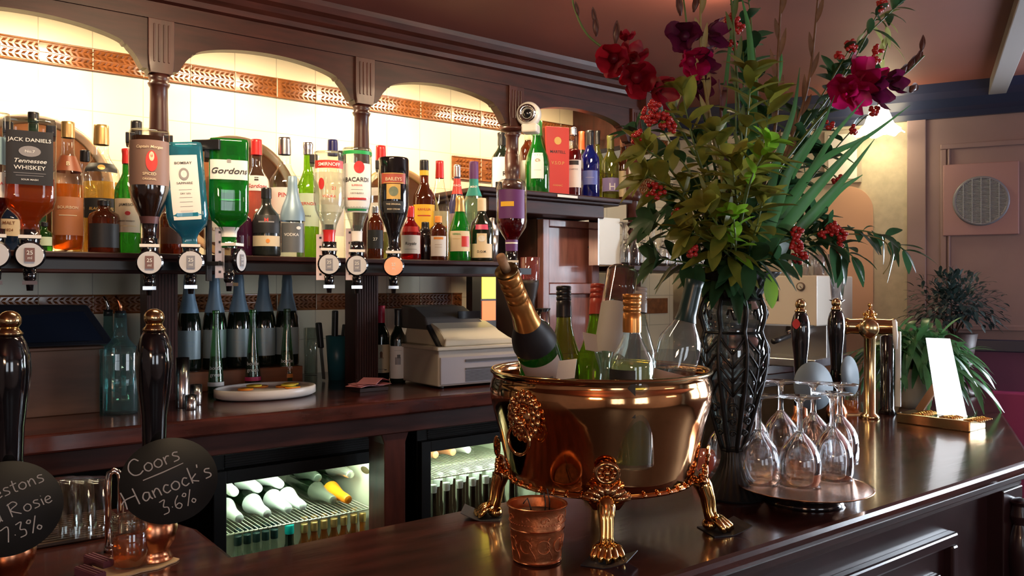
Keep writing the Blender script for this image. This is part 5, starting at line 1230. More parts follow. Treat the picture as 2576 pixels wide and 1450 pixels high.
# ================================================================ BEER ENGINES
GLY = {'C': (.75, [[(.7, .8), (.5, 1), (.2, .85), (.05, .45), (.2, .08), (.5, 0), (.75, .15)]]),
 'o': (.5, [[(.25, .5), (.06, .38), (.04, .15), (.2, 0), (.4, .1), (.44, .35), (.3, .5), (.2, .48)]]),
 'r': (.4, [[(.05, .5), (.08, 0)], [(.07, .3), (.2, .48), (.36, .46)]]),
 's': (.45, [[(.42, .5), (.2, .55), (.12, .4), (.36, .22), (.34, .04), (.05, 0)]]),
 'H': (.9, [[(.1, 1), (.15, .5), (.12, -.05)], [(-.08, .3), (.2, .5), (.75, .55)], [(.72, 1), (.75, .5), (.78, -.02)]]),
 'a': (.5, [[(.4, .45), (.2, .5), (.05, .25), (.15, .02), (.36, .15), (.42, .45), (.42, .15), (.5, .0)]]),
 'n': (.5, [[(.06, .48), (.08, 0)], [(.08, .3), (.25, .5), (.38, .4), (.42, 0)]]),
 'c': (.42, [[(.38, .42), (.2, .5), (.05, .25), (.18, .02), (.4, .1)]]),
 'k': (.5, [[(.1, 1), (.1, 0)], [(.42, .5), (.12, .22), (.45, 0)]]),
 "'": (.2, [[(.08, 1), (.04, .8)]]),
 '3': (.55, [[(.05, .95), (.4, 1), (.2, .55), (.45, .4), (.4, .05), (.05, 0)]]),
 '.': (.25, [[(.08, .3), (.13, .3)]]),
 '6': (.55, [[(.4, .95), (.12, .6), (.05, .2), (.25, 0), (.44, .2), (.3, .4), (.08, .3)]]),
 '%': (.8, [[(.65, 1.05), (.15, -.05)], [(.18, .95), (.05, .8), (.2, .68), (.3, .85), (.18, .95)], [(.62, .35), (.5, .18), (.62, .02), (.76, .18), (.62, .35)]]),
 'W': (.9, [[(.0, 1), (.2, 0), (.42, .7), (.62, 0), (.85, 1)]]),
 'e': (.45, [[(.06, .25), (.38, .3), (.3, .5), (.1, .42), (.05, .15), (.2, 0), (.42, .08)]]),
 't': (.42, [[(.22, .85), (.2, .1), (.36, .0)], [(.02, .55), (.42, .6)]]),
 'O': (.85, [[(.4, 1), (.08, .75), (.08, .2), (.4, 0), (.72, .2), (.74, .75), (.4, 1)]]),
 'l': (.25, [[(.1, 1), (.1, .05), (.2, 0)]]), 'd': (.5, [[(.4, .45), (.18, .48), (.05, .2), (.2, 0), (.4, .15), (.44, 1), (.44, .1), (.5, 0)]]),
 'R': (.75, [[(.1, 1), (.08, 0)], [(.02, .9), (.4, 1.02), (.58, .75), (.12, .48), (.62, 0)]]),
 'i': (.22, [[(.1, .48), (.12, .0)], [(.12, .68), (.15, .7)]]),
 '7': (.55, [[(.05, .95), (.5, 1), (.22, 0)]]), ' ': (.4, [])}
def chalk(b, st, sz, fn):
    """hand-chalked strokes"""
    if st == '_':
        b.add([fn(u, w) for u, w in ((-sz, -.001), (0, 0), (sz, .003), (sz, .0042), (0, .002), (-sz, .0005))], [(0, 1, 4, 5), (1, 2, 3, 4)], 1); return
    W = sum(GLY[c][0]*1.1 for c in st)*sz; x = -W/2
    for c in st:
        for s_ in GLY[c][1]:
            pts = [Vector((p, q, 0)) for p, q in s_]
            if len(pts) > 2: pts = spline(pts, 4)
            v = []; m = len(pts)
            for i, p in enumerate(pts):
                d = (pts[min(i+1, m-1)]-pts[max(0, i-1)]).normalized(); n_ = Vector((-d.y, d.x, 0))*.035
                for q in (p+n_, p-n_): v.append(fn(x+q.x*sz, q.y*sz))
            b.add(v, [(2*i, 2*i+1, 2*i+3, 2*i+2) for i in range(m-1)], 1)
        x += GLY[c][0]*1.1*sz
def spline(pts, n=8):
    P = [Vector(p) for p in pts]; P = [P[0]*2-P[1]]+P+[P[-1]*2-P[-2]]
    out = []
    for i in range(1, len(P)-2):
        for j in range(n):
            t = j/n; a, b, c, d = P[i-1], P[i], P[i+1], P[i+2]
            out.append(.5*((2*b)+(c-a)*t+(2*a-5*b+4*c-d)*t*t+(3*b-a-3*c+d)*t*t*t))
    out.append(P[-2]); return out
def pump(x, y, label, rzc=0, zdisc=1.27, disc_off=(0, -.045, 0), disc_rot=0, lines=(), blue=False, R=.069, base=True, grp=None):
    t = thing('beer_engine', label, 'beer pump', (x, y, ZB), face((x, y))+rzc, 'beer pumps along the bar')
    z = lambda q: q-ZB
    B().ball((0, 0, z(1.508)), .0155, 20).build('brass_ball', [BRASS], t)
    B().lathe([(0, z(1.486)), (.0165, z(1.486)), (.0175, z(1.489)), (.013, z(1.494)), (.011, z(1.499)), (0, z(1.5))], 20).build('ferrule', [BRASS], t)
    B().lathe([(0, z(1.21)), (.018, z(1.21)), (.0175, z(1.30)), (.019, z(1.345)), (.024, z(1.39)), (.0275, z(1.43)), (.0262, z(1.455)), (.021, z(1.474)), (.015, z(1.486)), (0, z(1.486))], 28).build('handle', [BLACKG], t)
    B().lathe([(0, 0), (.026, 0), (.028, .004), (.024, .01), (.022, .02), (.031, .035), (.034, .055), (.029, .072), (.02, .085), (.019, z(1.21)), (0, z(1.21))], 28).build('copper_bell', [COPPERP], t)
    # round chalked board
    o = Vector(disc_off)
    X = Matrix.Translation((o.x, o.y, z(zdisc))) @ Matrix.Rotation(disc_rot, 4, 'Z') @ Matrix.Rotation(-.12, 4, 'X')
    b = B(); b.lathe([(0, -.002), (R, -.002), (R, .002), (0, .002)], 48, 0, X=X @ Matrix.Rotation(PI/2, 4, 'X'))
    mm = [mat('grey_disc', (.13, .17, .2), .6) if blue else SLATE, CHALK]
    ca, sa = math.cos(.32), math.sin(.32)
    for st, sz, lx, lz in lines:
        chalk(b, st, sz, lambda p, q, lx=lx, lz=lz: X @ Vector((p*ca-q*sa+lx, -.0032, p*sa+q*ca+lz)))
    pc = b.build('chalk_board', mm, t)
    bb_ = B(); bb_.tube([(0, -.005, z(zdisc)), tuple(o*.8+Vector((0, 0, z(zdisc))))], .004, 8); bb_.build('board_clip', [CHROME], t)
    return t
p = at_t(388, 900, 1.37)
o = pump(p.x, p.y, 'black handled beer pump with a chalked board of beer prices, behind the amber jar', 0, 1.243, (.021, -.048, 0), 0, (('Coors', .026, -.018, .022), ('_', .03, -.008, .014), ("Hancock's", .027, .001, -.018), ('3.6%', .022, .016, -.045)))
o.scale = (1.08, 1.08, 1)
p = at_t(24, 900, 1.25)
o = pump(p.x, p.y, 'black handled beer pump at the left edge, its chalked board partly outside the view', 0, 1.232, (-.004, -.048, 0), 0, (('Westons', .0205, .008, .022), ('Old Rosie', .0205, .01, -.012), ('7.3%', .021, .022, -.042)))
o.scale = (1.08, 1.08, 1)
p = at_t(2014, 860, 2.4)
t3 = pump(p.x, p.y, 'black handled beer pump with a grey disc, behind the upturned wine glasses', 0, 1.275, (.035, -.05, 0), .7, (), True)
b = B().leaf((-.012, -.03, 1.437-ZB), (.0, .0, 1), .03, .022, up=(0, -1, 0), droop=0); b.build('red_sticker', [INKR], t3)
p = at_t(2104, 860, 2.62)
pump(p.x, p.y, 'black handled beer pump with a narrow edge-on disc, beside the brass beer font', 0, 1.28, (.04, -.04, 0), 1.15, (), True, R=.062)
# brass beer font
p = at_t(2188, 900, 2.85)
ft = thing('beer_font', 'brass beer font with a crown finial at the back of the bar', 'beer font', (p.x, p.y, ZB), face(p)+.1)
zt = 1.56-(840-HY)*2.85/FOC-ZB
B().lathe([(0, 0), (.035, 0), (.03, .012), (.02, .02), (.02, zt-.02), (.024, zt-.01), (.02, zt), (0, zt)], 28).build('column', [BRASS], ft)
b = B(); X = Matrix.Translation((0, 0, zt+.025)) @ Matrix.Rotation(PI/2, 4, 'Y')
b.lathe([(0, -.085), (.026, -.085), (.03, -.076), (.026, -.064), (.029, 0), (.026, .064), (.03, .076), (.026, .085), (0, .085)], 24, X=X); b.build('cross_barrel', [BRASS], ft)
b = B(); X = Matrix.Translation((-.008, -.03, zt+.02)) @ Matrix.Rotation(PI/2, 4, 'X')
b.lathe([(0, 0), (.03, 0), (.034, .006), (.034, .02), (.028, .026), (0, .024)], 28, X=X); b.build('round_badge', [BRASS], ft)
b = B(); z = zt+.05
b.lathe([(0, z), (.02, z), (.022, z+.008), (.012, z+.018), (.016, z+.028), (.006, z+.034), (.004, z+.042), (0, z+.043)], 20)
b.ball((0, 0, z+.05), .008, 10)
for i in range(6):
    a = i*PI/3; b.ball((.018*math.cos(a), .018*math.sin(a), z+.018), .0065, 8)
b.build('crown_finial', [GOLDB], ft)
b = B().tube([(.075, -.02, zt+.05), (.078, -.03, zt+.0), (.078, -.034, zt-.05)], [.007, .009, .006], 10); b.build('white_tap_lever', [mat('white_enamel', (.8, .8, .78), .3)], ft)
o = thing('black_dispenser', 'black column standing between the brass beer font and the plant', 'dispenser', at_t(2232, 1000, 2.95).xy.to_3d()+Vector((0, 0, ZB)))
B().lathe([(0, 0), (.032, 0), (.024, .02), (.024, .28), (0, .29)], 24).build('column', [BLACKG], o)
B().box(-.004, .004, -.05, -.03, .03, .3).build('pale_edge_plate', [mat('white_enamel', (.8, .8, .78), .3)], o, .002)
# sample jars on felt
def jar(px, py, t_, label, flabel, s=1):
    p = onZ(px, py, ZB)
    b = B(); n = 28; v = [(0, 0, .002)]; f = []
    for i in range(n):
        a = 2*PI*i/n; r = .05*s*(1+.13*math.sin(3*a+1)+.06*math.sin(7*a)); v.append((1.25*r*math.cos(a), r*math.sin(a), .002))
    v += [(x, y, 0) for x, y, z in v[1:]]
    for i in range(n): f += [(0, 1+i, 1+(i+1) % n), (1+i, 1+n+i, 1+n+(i+1) % n, 1+(i+1) % n)]
    b.add(v, f); tag(b.build('felt_coaster', [mat('beige_felt', (.62, .47, .3), .9)], None, 0, (p.x, p.y, ZB+.0005), (0, 0, face(p)-.2)), flabel, 'coaster', 'beige coasters under the sample jars')
    j = thing('sample_jar', label, 'jar', (p.x, p.y, ZB+.003), 0, 'sample jars of amber beer')
    R = .029 if px < 1000 else .0265; H = .08
    B().lathe([(0, 0), (R*.94, 0), (R, .003), (R, H*.68), (R*.95, H*.72), (R*1.06, H*.76), (R*1.0, H*.8), (R*1.06, H*.84), (R*1.0, H*.88), (R*1.06, H*.93), (R*1.02, H), (R*.97, H), (R*.95, H*.75)], 32).build('glass_body', [G_FLINT], j)
    B().lathe([(0, .003), (R*.93, .003), (R*.93, H*.55), (0, H*.55)], 28).build('amber_beer', [glass('amber_beer', (.95, .38, .06), .3, .03, .2)], j)
jar(330, 1425, 1.33, 'small glass jar of amber beer in front of the chalked beer pump', 'beige felt coaster under the jar by the chalked beer pump')
jar(2142, 1042, 2.9, 'small glass jar of amber beer behind the upturned wine glasses', 'beige felt coaster under the jar behind the wine glasses')
p = at_t(285, 1400, 1.42)
o = thing('swan_neck_tap', 'chrome swan neck tap standing behind the amber sample jar', 'tap', (p.x, p.y, ZB), face(p))
b = B().tube([(-.008, 0, 0), (-.008, 0, .12), (-.006, 0, .135), (.002, 0, .14), (.01, 0, .134), (.012, 0, .12), (.012, 0, .03)], .0055, 12); b.build('pipe', [CHROME], o)
B().lathe([(0, 0), (.016, 0), (.014, .01), (0, .012)], 18).build('tap_base', [CHROME], o)
# slatted mat with tumblers, ribbed strips
b = B(); q0 = Vector((-.12, 1.63)); 
for i in range(13):
    y = 1.635+i*.0145; b.box(-.25, .36, y, y+.008, ZB+.003, ZB+.008)
for x in (-.2, 0, .2, .35): b.box(x-.005, x+.005, 1.635, 1.82, ZB+.0005, ZB+.003)
tag(b.build('slatted_drip_mat', [mat('brown_rubber', (.06, .03, .015), .5)]), 'brown slatted drip mat behind the near beer pumps', 'mat')
for px, lab in ((160, 'leftmost dim upturned tumbler'), (195, 'middle dim upturned tumbler'), (232, 'rightmost dim upturned tumbler')):
    p = onZ(px, 1345, ZB+.008)
    b = B().lathe([(.033, 0), (.026, .1), (0, .1)], 24); b.lathe([(.0315, 0), (.0245, .096), (0, .096)], 24)
    tag(b.build('tumbler', [G_CLR], None, 0, (p.x, p.y, ZB+.009)), lab+' on the slatted drip mat', 'glass', 'tumblers on the drip mat')
for px, py, lab in ((240, 1402, 'upper purple ribbed strip beside the amber sample jar'), (218, 1432, 'lower purple ribbed strip beside the amber sample jar')):
    p = onZ(px, py, ZB+.012); b = B(); b.box(-.009, .009, -.04, .02, 0, .012)
    for q in (-.006, 0, .006): b.box(q-.0015, q+.0015, -.04, .02, .012, .0135)
    tag(b.build('ribbed_strip', [mat('plum_plastic', (.17, .06, .09), .35)], None, 0, (p.x, p.y, ZB+.0005), (0, 0, face(p)+.5)), lab, 'strip', 'ribbed strips by the sample jar')
# ================================================================ ESPRESSO MACHINE
c = at_t(2055, 722, 3.3); c.z = 0
rd = Vector((RX, RY, 0)); td = Vector((FX, FY, 0))
wd = -.75*rd+.66*td; dd = .66*rd+.75*td           # width towards the left, depth away
em = thing('espresso_machine', 'cream espresso machine with dials and a blue light, behind the flower vase', 'coffee machine', (c.x, c.y, ZC), math.atan2(wd.y, wd.x))
# local x = width (leftwards), local y = rotate +90 = ?
sgn = 1 if Vector((-wd.y, wd.x, 0)).dot(dd) > 0 else -1
zt = CZ-(693-HY)*3.3/FOC-ZC; zm = CZ-(822-HY)*3.3/FOC-ZC
def ebox(b, x0, x1, y0, y1, z0, z1, mi=0):
    ys = sorted((y0*sgn, y1*sgn)); return b.box(x0, x1, ys[0], ys[1], z0, z1, mi)
ebox(B(), 0, .48, 0, .42, zm, zt).build('upper_case', [mat('cream_enamel', (.62, .55, .46), .3)], em, .006)
ebox(B(), .02, .46, .16, .4, .03, zm).build('back_case', [mat('steel_case', (.4, .38, .36), .3, .8)], em, .003)
ebox(B(), .0, .48, -.02, .4, .0, .035).build('drip_tray', [STEEL], em, .004)
kY = -sgn
for x, z, r in ((.065, zt-.045, .017), (.065, zt-.115, .02)):
    X = Matrix.Translation((x, 0, z)) @ Matrix.Rotation(PI/2*(-kY), 4, 'X')
    d = B().lathe([(0, 0), (r, 0), (r, .008), (r*.8, .01), (0, .01)], 28, X=X).build('dial', [mat('dial_brown', (.12, .08, .06), .3)], em)
    B().lathe([(0, .0105), (r*.72, .0105)], 24, X=X).build('dial_face', [mat('dial_cream', (.55, .5, .42), .4)], d)
    B().box(-.0012, .0012, -.002, r*.6, .0108, .012, X=X @ Matrix.Rotation(.7, 4, 'Z')).build('needle', [BLACK], d)
o = ebox(B(), .16, .215, -.004, .0, zt-.105, zt-.06).build('display', [BLACK], em)
X = Matrix.Translation((.19, .006*kY, zt-.083)) @ Matrix.Rotation(PI/2*(-kY), 4, 'X')
B().lathe([(0, 0), (.009, 0), (.006, .003), (0, .004)], 16, X=X).build('blue_lamp', [mat('blue_led', (.1, .4, 1), .3, emit=(.1, .45, 1), es=6)], o)
for x in (.13, .34):
    g = B().lathe([(0, zm-.05), (.03, zm-.05), (.034, zm-.03), (.028, zm), (0, zm)], 24, X=Matrix.Translation((x, .08*sgn, 0))).build('group_head', [CHROME], em)
    B().tube([(x, .05*sgn, zm-.045), (x, -.06*sgn, zm-.055), (x, -.12*sgn, zm-.06)], [.009, .011, .012], 12).build('portafilter_handle', [BLACK], g)
b = B(); ebox(b, .0, .48, -.035, -.03, zm-.0, zm+.006); b.build('cup_rail', [CHROME], em)
Xe = Matrix.Translation((c.x, c.y, ZC)) @ Matrix.Rotation(math.atan2(wd.y, wd.x), 4, 'Z')
for i, (x, y, h, r) in enumerate(((.03, .1, .085, .027), (.08, .05, .1, .03), (.05, .19, .09, .03), (.12, .2, .11, .03), (.16, .08, .08, .03))):
    q = Xe @ Vector((x, y*sgn, zt))
    b = B().lathe([(0, .004), (r*.8, .004), (r, h), (r*1.04, h), (r*.86, 0), (0, 0)], 24)
    tag(b.build('clear_tumbler', [G_WINE], None, 0, q+Vector((0, 0, .001))), ['clear tumbler at the near corner on top of the espresso machine', 'second clear tumbler along the front edge on the espresso machine', 'clear tumbler at the rear corner on top of the espresso machine', 'tallest clear tumbler on top of the espresso machine', 'clear tumbler nearest the vase on top of the espresso machine'][i], 'glass', 'tumblers on the espresso machine')
p = at_t(2106, 752, 3.0)
# tall tapered glass on a small dark stand
o = thing('tall_glass', 'tall tapered clear glass standing behind the brass topped pump', 'glass', (p.x, p.y, 0)); zz = onZ(2106, 1300, ZB)
B().lathe([(0, ZC+.0), (.05, ZC), (.045, ZC+.01), (.012, ZC+.02), (.012, 1.50), (.03, 1.512), (0, 1.513)], 20).build('dark_stand', [BLACKG], o)
B().lathe([(0, 1.514), (.02, 1.514), (.036, 1.68), (.034, 1.68), (.018, 1.52), (0, 1.52)], 28).build('glass_body', [G_WINE], o)
# ================================================================ MENU HOLDER WITH BRASS PLINTH
a = onZ(2255, 1064, ZB); d = onZ(2455, 1090, ZB)
L = (d-a).length*.93; rz = math.atan2((d-a).y, (d-a).x)
mh = thing('menu_stand', 'brass plinth with a white leaning board, glow added as window glare, near the bar end', 'menu stand', (a.x, a.y, ZB), rz)
B().box(0, L, 0, .12, .0, .034).build('plinth', [BRASS], mh, .003)
b = B()
for c_ in (.07, .16, .235):
    for i in range(6): b.tube([(c_-.026, .014+i*.017, .034), (c_, .014+i*.017, .0385), (c_+.026, .014+i*.017, .034)], .003, 6)
b.build('ridged_plate', [GOLDB], mh)
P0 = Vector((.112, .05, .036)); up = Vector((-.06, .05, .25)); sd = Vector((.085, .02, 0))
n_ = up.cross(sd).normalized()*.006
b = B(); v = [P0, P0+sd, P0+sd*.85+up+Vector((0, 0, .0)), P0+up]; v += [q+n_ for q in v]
b.add(v, [(0, 1, 2, 3), (7, 6, 5, 4), (0, 4, 5, 1), (1, 5, 6, 2), (2, 6, 7, 3), (3, 7, 4, 0)]); b.build('leaning_board', [mat('white_board_glare', (.95, .96, .97), .12, coat=1, emit=(.85, .93, 1), es=1.3)], mh)  # board is no lamp: emission stands in for glare of window light
b = B().box(-.012, .012, -.008, .008, 0, .15, X=Matrix.Translation((.03, .1, .034)) @ Matrix.Rotation(.55, 4, 'Y')); b.build('wooden_prop', [mat('prop_wood', (.2, .09, .04), .5)], mh, .002)
B().lathe([(0, .0345), (.02, .0345), (.032, .06), (.03, .07), (0, .066)], 24, X=Matrix.Translation((.13, .1, 0))).build('steel_cup', [CHROME], mh)
# ================================================================ POTTED PLANTS
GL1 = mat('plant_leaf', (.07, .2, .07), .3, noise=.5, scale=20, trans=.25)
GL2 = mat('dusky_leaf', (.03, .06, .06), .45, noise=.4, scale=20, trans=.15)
p = at_t(2300, 1000, 3.12)
pp = thing('potted_plant', 'trailing leafy plant in a cream pot behind the brass menu stand', 'plant', (p.x, p.y, ZB))
B().lathe([(0, 0), (.05, 0), (.062, .03), (.075, .1), (.078, .14), (.08, .15), (.072, .15), (.07, .13), (.05, .01), (0, .01)], 36).build('pot', [mat('cream_pot', (.55, .5, .4), .35)], pp)
B().lathe([(0, .13), (.071, .13)], 24).build('soil', [mat('soil', (.03, .02, .012), .9)], pp)
rp = random.Random(5); b = B(); s_ = B()
for i in range(420):
    a = rp.uniform(0, 2*PI); r0 = rp.uniform(.0, .03); el = rp.uniform(.15, 1.3)
    L = rp.uniform(.08, .15)
    base = Vector((0, 0, .15)); d1 = Vector((math.cos(a)*math.cos(el), math.sin(a)*math.cos(el), math.sin(el)))
    S = rp.uniform(.06, .225)
    tip = base+d1*S+Vector((0, 0, .03))-Vector((0, 0, 1))*(S*S*1.9)
    if i % 3 == 0: s_.tube([base, base+d1*S*.5+Vector((0, 0, .03)), tip], [.003, .002, .0015], 5)
    b.leaf(tip, d1*.7+Vector((rp.uniform(-.4, .4), rp.uniform(-.4, .4), rp.uniform(-1.1, -.1))), L, rp.uniform(.018, .03), droop=rp.uniform(.2, .7))
b.build('foliage', [GL1], pp); s_.build('stems', [GL1], pp)
p = at_t(2400, 800, 3.5)
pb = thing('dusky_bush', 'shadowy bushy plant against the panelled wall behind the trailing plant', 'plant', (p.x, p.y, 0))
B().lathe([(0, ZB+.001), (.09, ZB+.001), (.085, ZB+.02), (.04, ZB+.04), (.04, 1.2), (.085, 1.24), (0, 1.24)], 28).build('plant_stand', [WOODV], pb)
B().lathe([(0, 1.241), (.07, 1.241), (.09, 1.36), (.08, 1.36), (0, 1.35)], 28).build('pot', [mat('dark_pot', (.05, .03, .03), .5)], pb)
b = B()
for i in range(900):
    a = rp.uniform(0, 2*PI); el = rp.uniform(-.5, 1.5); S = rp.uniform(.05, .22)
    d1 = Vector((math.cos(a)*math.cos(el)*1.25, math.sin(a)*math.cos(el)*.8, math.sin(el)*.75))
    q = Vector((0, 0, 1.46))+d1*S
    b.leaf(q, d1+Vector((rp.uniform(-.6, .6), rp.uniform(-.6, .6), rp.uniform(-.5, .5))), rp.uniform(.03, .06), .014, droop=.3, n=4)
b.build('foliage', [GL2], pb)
b = B()
for i in range(9):
    a = i*.7; b.tube([(0, 0, 1.35), (.05*math.cos(a), .04*math.sin(a), 1.42), (.15*math.cos(a), .1*math.sin(a), 1.5+.03*math.sin(i))], [.005, .004, .002], 5)
b.build('branches', [mat('bark', (.08, .04, .025), .8)], pb)
# ================================================================ FLOWERS IN THE VASE
LF_DK = mat('dark_leaf', (.035, .1, .04), .35, noise=.45, scale=25, trans=.25)
LF_YG = mat('olive_yellow_leaf', (.28, .26, .04), .38, col2=(.12, .17, .03), scale=28, trans=.3)
LF_BR = mat('fresh_green_leaf', (.25, .5, .04), .38, noise=.3, scale=20, trans=.35)
LF_SW = mat('sword_leaf_green', (.08, .26, .08), .35, noise=.4, scale=8, stretch=(3, 3, 1), trans=.3)
STEM = mat('green_stem', (.12, .2, .05), .5, noise=.3, scale=20)
STEMB = mat('brown_stem', (.26, .14, .07), .6, noise=.45, scale=20)
STEMY = mat('pale_stem', (.42, .36, .14), .5, noise=.3, scale=20)
BERRY = mat('red_berry', (.55, .03, .03), .22, coat=.6)
PET = mat('crimson_petal', (.33, .008, .025), .45, col2=(.15, .004, .015), scale=30, trans=.35)
PETD = mat('dark_wine_petal', (.13, .008, .05), .5, col2=(.06, .005, .03), scale=30, trans=.2)
PETM = mat('magenta_petal', (.48, .008, .1), .45, col2=(.3, .005, .07), scale=30, trans=.4)
BUDM = mat('dark_bud', (.12, .05, .04), .5)
rf = random.Random(21)
T0 = 1.79
def FP(px, py, dt=0): return at_t(px, py, T0+dt)
MOUTH = (1843, 700)
def spline(pts, n=8):
    P = [Vector(p) for p in pts]; P = [P[0]*2-P[1]]+P+[P[-1]*2-P[-2]]
    out = []
    for i in range(1, len(P)-2):
        for j in range(n):
            t = j/n; a, b, c, d = P[i-1], P[i], P[i+1], P[i+2]
            out.append(.5*((2*b)+(c-a)*t+(2*a-5*b+4*c-d)*t*t+(3*b-a-3*c+d)*t*t*t))
    out.append(P[-2]); return out
FGRP = 'stems in the flower vase'
def stem_root(name, label, cat='flower stem', grp=FGRP):
    return thing(name, label, cat, (VX, VY, ZB+.42), 0, grp)
def rel(t, p): return Vector(p)-Vector((VX, VY, ZB+.42))
def path(pix, ox=0):
    p0 = Vector((VX+rf.uniform(-.018, .018)+ox, VY+rf.uniform(-.018, .018), ZB+.42))
    p1 = Vector((VX+rf.uniform(-.03, .03)+ox, VY+rf.uniform(-.03, .03), ZB+.49))
    return spline([p0, p1]+[FP(*q) for q in pix])
def add_stem(t, pts, r0, r1, m):
    n = len(pts); b = B(); b.tube([rel(t, p) for p in pts], [r0+(r1-r0)*i/(n-1) for i in range(n)], 7); b.build('stem', [m], t)
VIEW = Vector((-FX, -FY, 0))
def blossom(t, c, ax, s, m, nm='blossom'):
    """one open gladiolus flower: six flaring petals and a throat"""
    b = B(); ax = Vector(ax).normalized(); u = ax.orthogonal().normalized(); w = ax.cross(u)
    c = rel(t, c)
    for ring in (0, 1):
        for i in range(3):
            a = 2*PI*i/3+ring*PI/3+rf.uniform(-.15, .15)
            d = (u*math.cos(a)+w*math.sin(a))
            dd = (ax*(1.0 if ring else 1.2)+d*(.85 if ring else .65))
            b.leaf(c-ax*s*.25, dd, s*rf.uniform(.95, 1.15), s*.72, up=ax, droop=.12, n=7, fold=-.35, pw=.65, wav=.05)
    b.tube([c-ax*s*.5, c-ax*s*.2, c+ax*s*.1], [s*.06, s*.13, s*.2], 10)
    b.build(nm, [m], t)
    f = B()
    for i in range(3):
        a = 2*PI*i/3; f.tube([c, c+ax*s*.45+(u*math.cos(a)+w*math.sin(a))*s*.1], .0012, 5)
def gladiolus(label, pix, flowers, buds, pm, sm=STEM, r=.0042):
    t = stem_root('gladiolus', label); pts = path(pix); add_stem(t, pts, r, .0018, sm)
    for px, py, dt, s, ax in flowers:
        blossom(t, FP(px, py, dt), ax, s*1.25, pm if not isinstance(pm, list) else pm[rf.randrange(len(pm))])
    for px, py, dt, L, d in buds:
        b = B(); p = rel(t, FP(px, py, dt)); b.leaf(p, d, L, L*.3, up=VIEW, droop=0, fold=.5); b.leaf(p, d, L*.9, L*.26, up=-VIEW, droop=0, fold=.5)
        b.tube([p, p+Vector(d).normalized()*L*.35, p+Vector(d).normalized()*L*.85], [L*.05, L*.13, L*.03], 8)
        b.build('bud', [BUDM], t)
    return t
V = Vector
gladiolus('crimson gladiolus reaching out to the upper left over the canopy', [(1800, 500, -.02), (1715, 330, -.05), (1640, 215, -.07), (1560, 150, -.08), (1480, 90, -.08), (1445, 20, -.08), (1440, -20, -.08)],
    [(1600, 196, -.1, .05, V((-.5, -.8, -.1))), (1543, 148, -.1, .045, V((-.9, -.6, -.1))), (1592, 140, -.07, .038, V((-.1, -.6, .8))), (1655, 222, -.08, .042, V((.3, -.9, -.2))), (1575, 95, -.08, .022, V((-.2, -.3, .9)))],
    [(1548, 110, -.09, .05, V((.1, 0, 1))), (1500, 92, -.08, .045, V((-.1, 0, 1))), (1497, 60, -.08, .035, V((-.2, 0, 1))), (1455, 40, -.08, .03, V((-.3, 0, 1)))], PET)
gladiolus('dark wine gladiolus rising steeply left of centre', [(1815, 520, .02), (1780, 330, 0), (1748, 190, -.02), (1730, 80, -.03), (1716, -30, -.03)],
    [(1722, 92, -.05, .046, V((-.8, -.6, 0))), (1790, 84, -.03, .04, V((.8, -.5, .1))), (1737, 155, -.06, .044, V((-.3, -.9, -.2))), (1765, 150, -.05, .04, V((.5, -.8, .2))), (1758, 215, -.04, .035, V((0, -1, -.3)))],
    [(1712, 40, -.04, .05, V((-.2, 0, 1))), (1745, 30, -.03, .05, V((.3, 0, 1)))], [PETD, PETM, PETD])
gladiolus('bright magenta gladiolus reaching out to the right in front of the wall', [(1900, 520, .02), (2010, 360, .05), (2110, 250, .05), (2200, 215, .04), (2270, 190, .03), (2325, 140, .03)],
    [(2122, 222, .02, .047, V((-.8, -.5, -.2))), (2170, 186, .02, .055, V((0, -.7, .7))), (2150, 235, .0, .042, V((-.1, -.9, -.5))), (2205, 225, .02, .045, V((.3, -.9, -.1))), (2244, 205, .02, .036, V((.6, -.6, .3)))],
    [(2262, 190, .03, .055, V((.8, 0, .6))), (2285, 175, .03, .055, V((.8, 0, .8))), (2305, 160, .03, .045, V((.6, 0, .9))), (2318, 130, .03, .04, V((.2, 0, 1))), (2290, 230, .02, .06, V((1, .2, .5)))], [PETM, PETM, PETD])
# tall bare spikes
def spike(label, pix, m, r=.005, nb=10, side=1):
    t = stem_root('flower_spike', label); pts = path(pix); add_stem(t, pts, r, .0022, m)
    b = B()
    for i in range(nb):
        j = int(len(pts)*(.35+.62*i/nb)); j = min(j, len(pts)-2); p = rel(t, pts[j]); d = (pts[j+1]-pts[j]).normalized()
        s = side if i % 2 else -side
        b.leaf(p, d+V((RX, RY, 0))*.22*s, rf.uniform(.05, .08), .012, up=VIEW, droop=-.05, fold=.5)
    b.build('bracts', [m], t)
spike('tall pale dried spike at the left of centre, cut by the top edge', [(1825, 500, -.03), (1790, 320, -.06), (1765, 150, -.06), (1762, -30, -.06)], STEMY, .0065)
spike('tall red-brown spike standing in the centre of the bouquet', [(1905, 520, .03), (1950, 320, .02), (1957, 150, .02), (1966, -30, .02)], STEMB, .0065)
spike('tall dark brown spike right of centre, cut by the top edge', [(1915, 520, .08), (1990, 350, .08), (2035, 200, .08), (2060, -30, .08)], STEMB, .006)
spike('thin dark green spike between the two brown ones', [(1880, 520, -.05), (1860, 300, -.05), (1850, 130, -.05), (1838, -20, -.05)], STEM, .004, 8)
spike('slim purple-brown spike behind the yellow leaves', [(1845, 500, -.08), (1822, 420, -.1), (1815, 300, -.1), (1808, 200, -.1)], mat('plum_stem', (.12, .04, .05), .5), .006, 4)
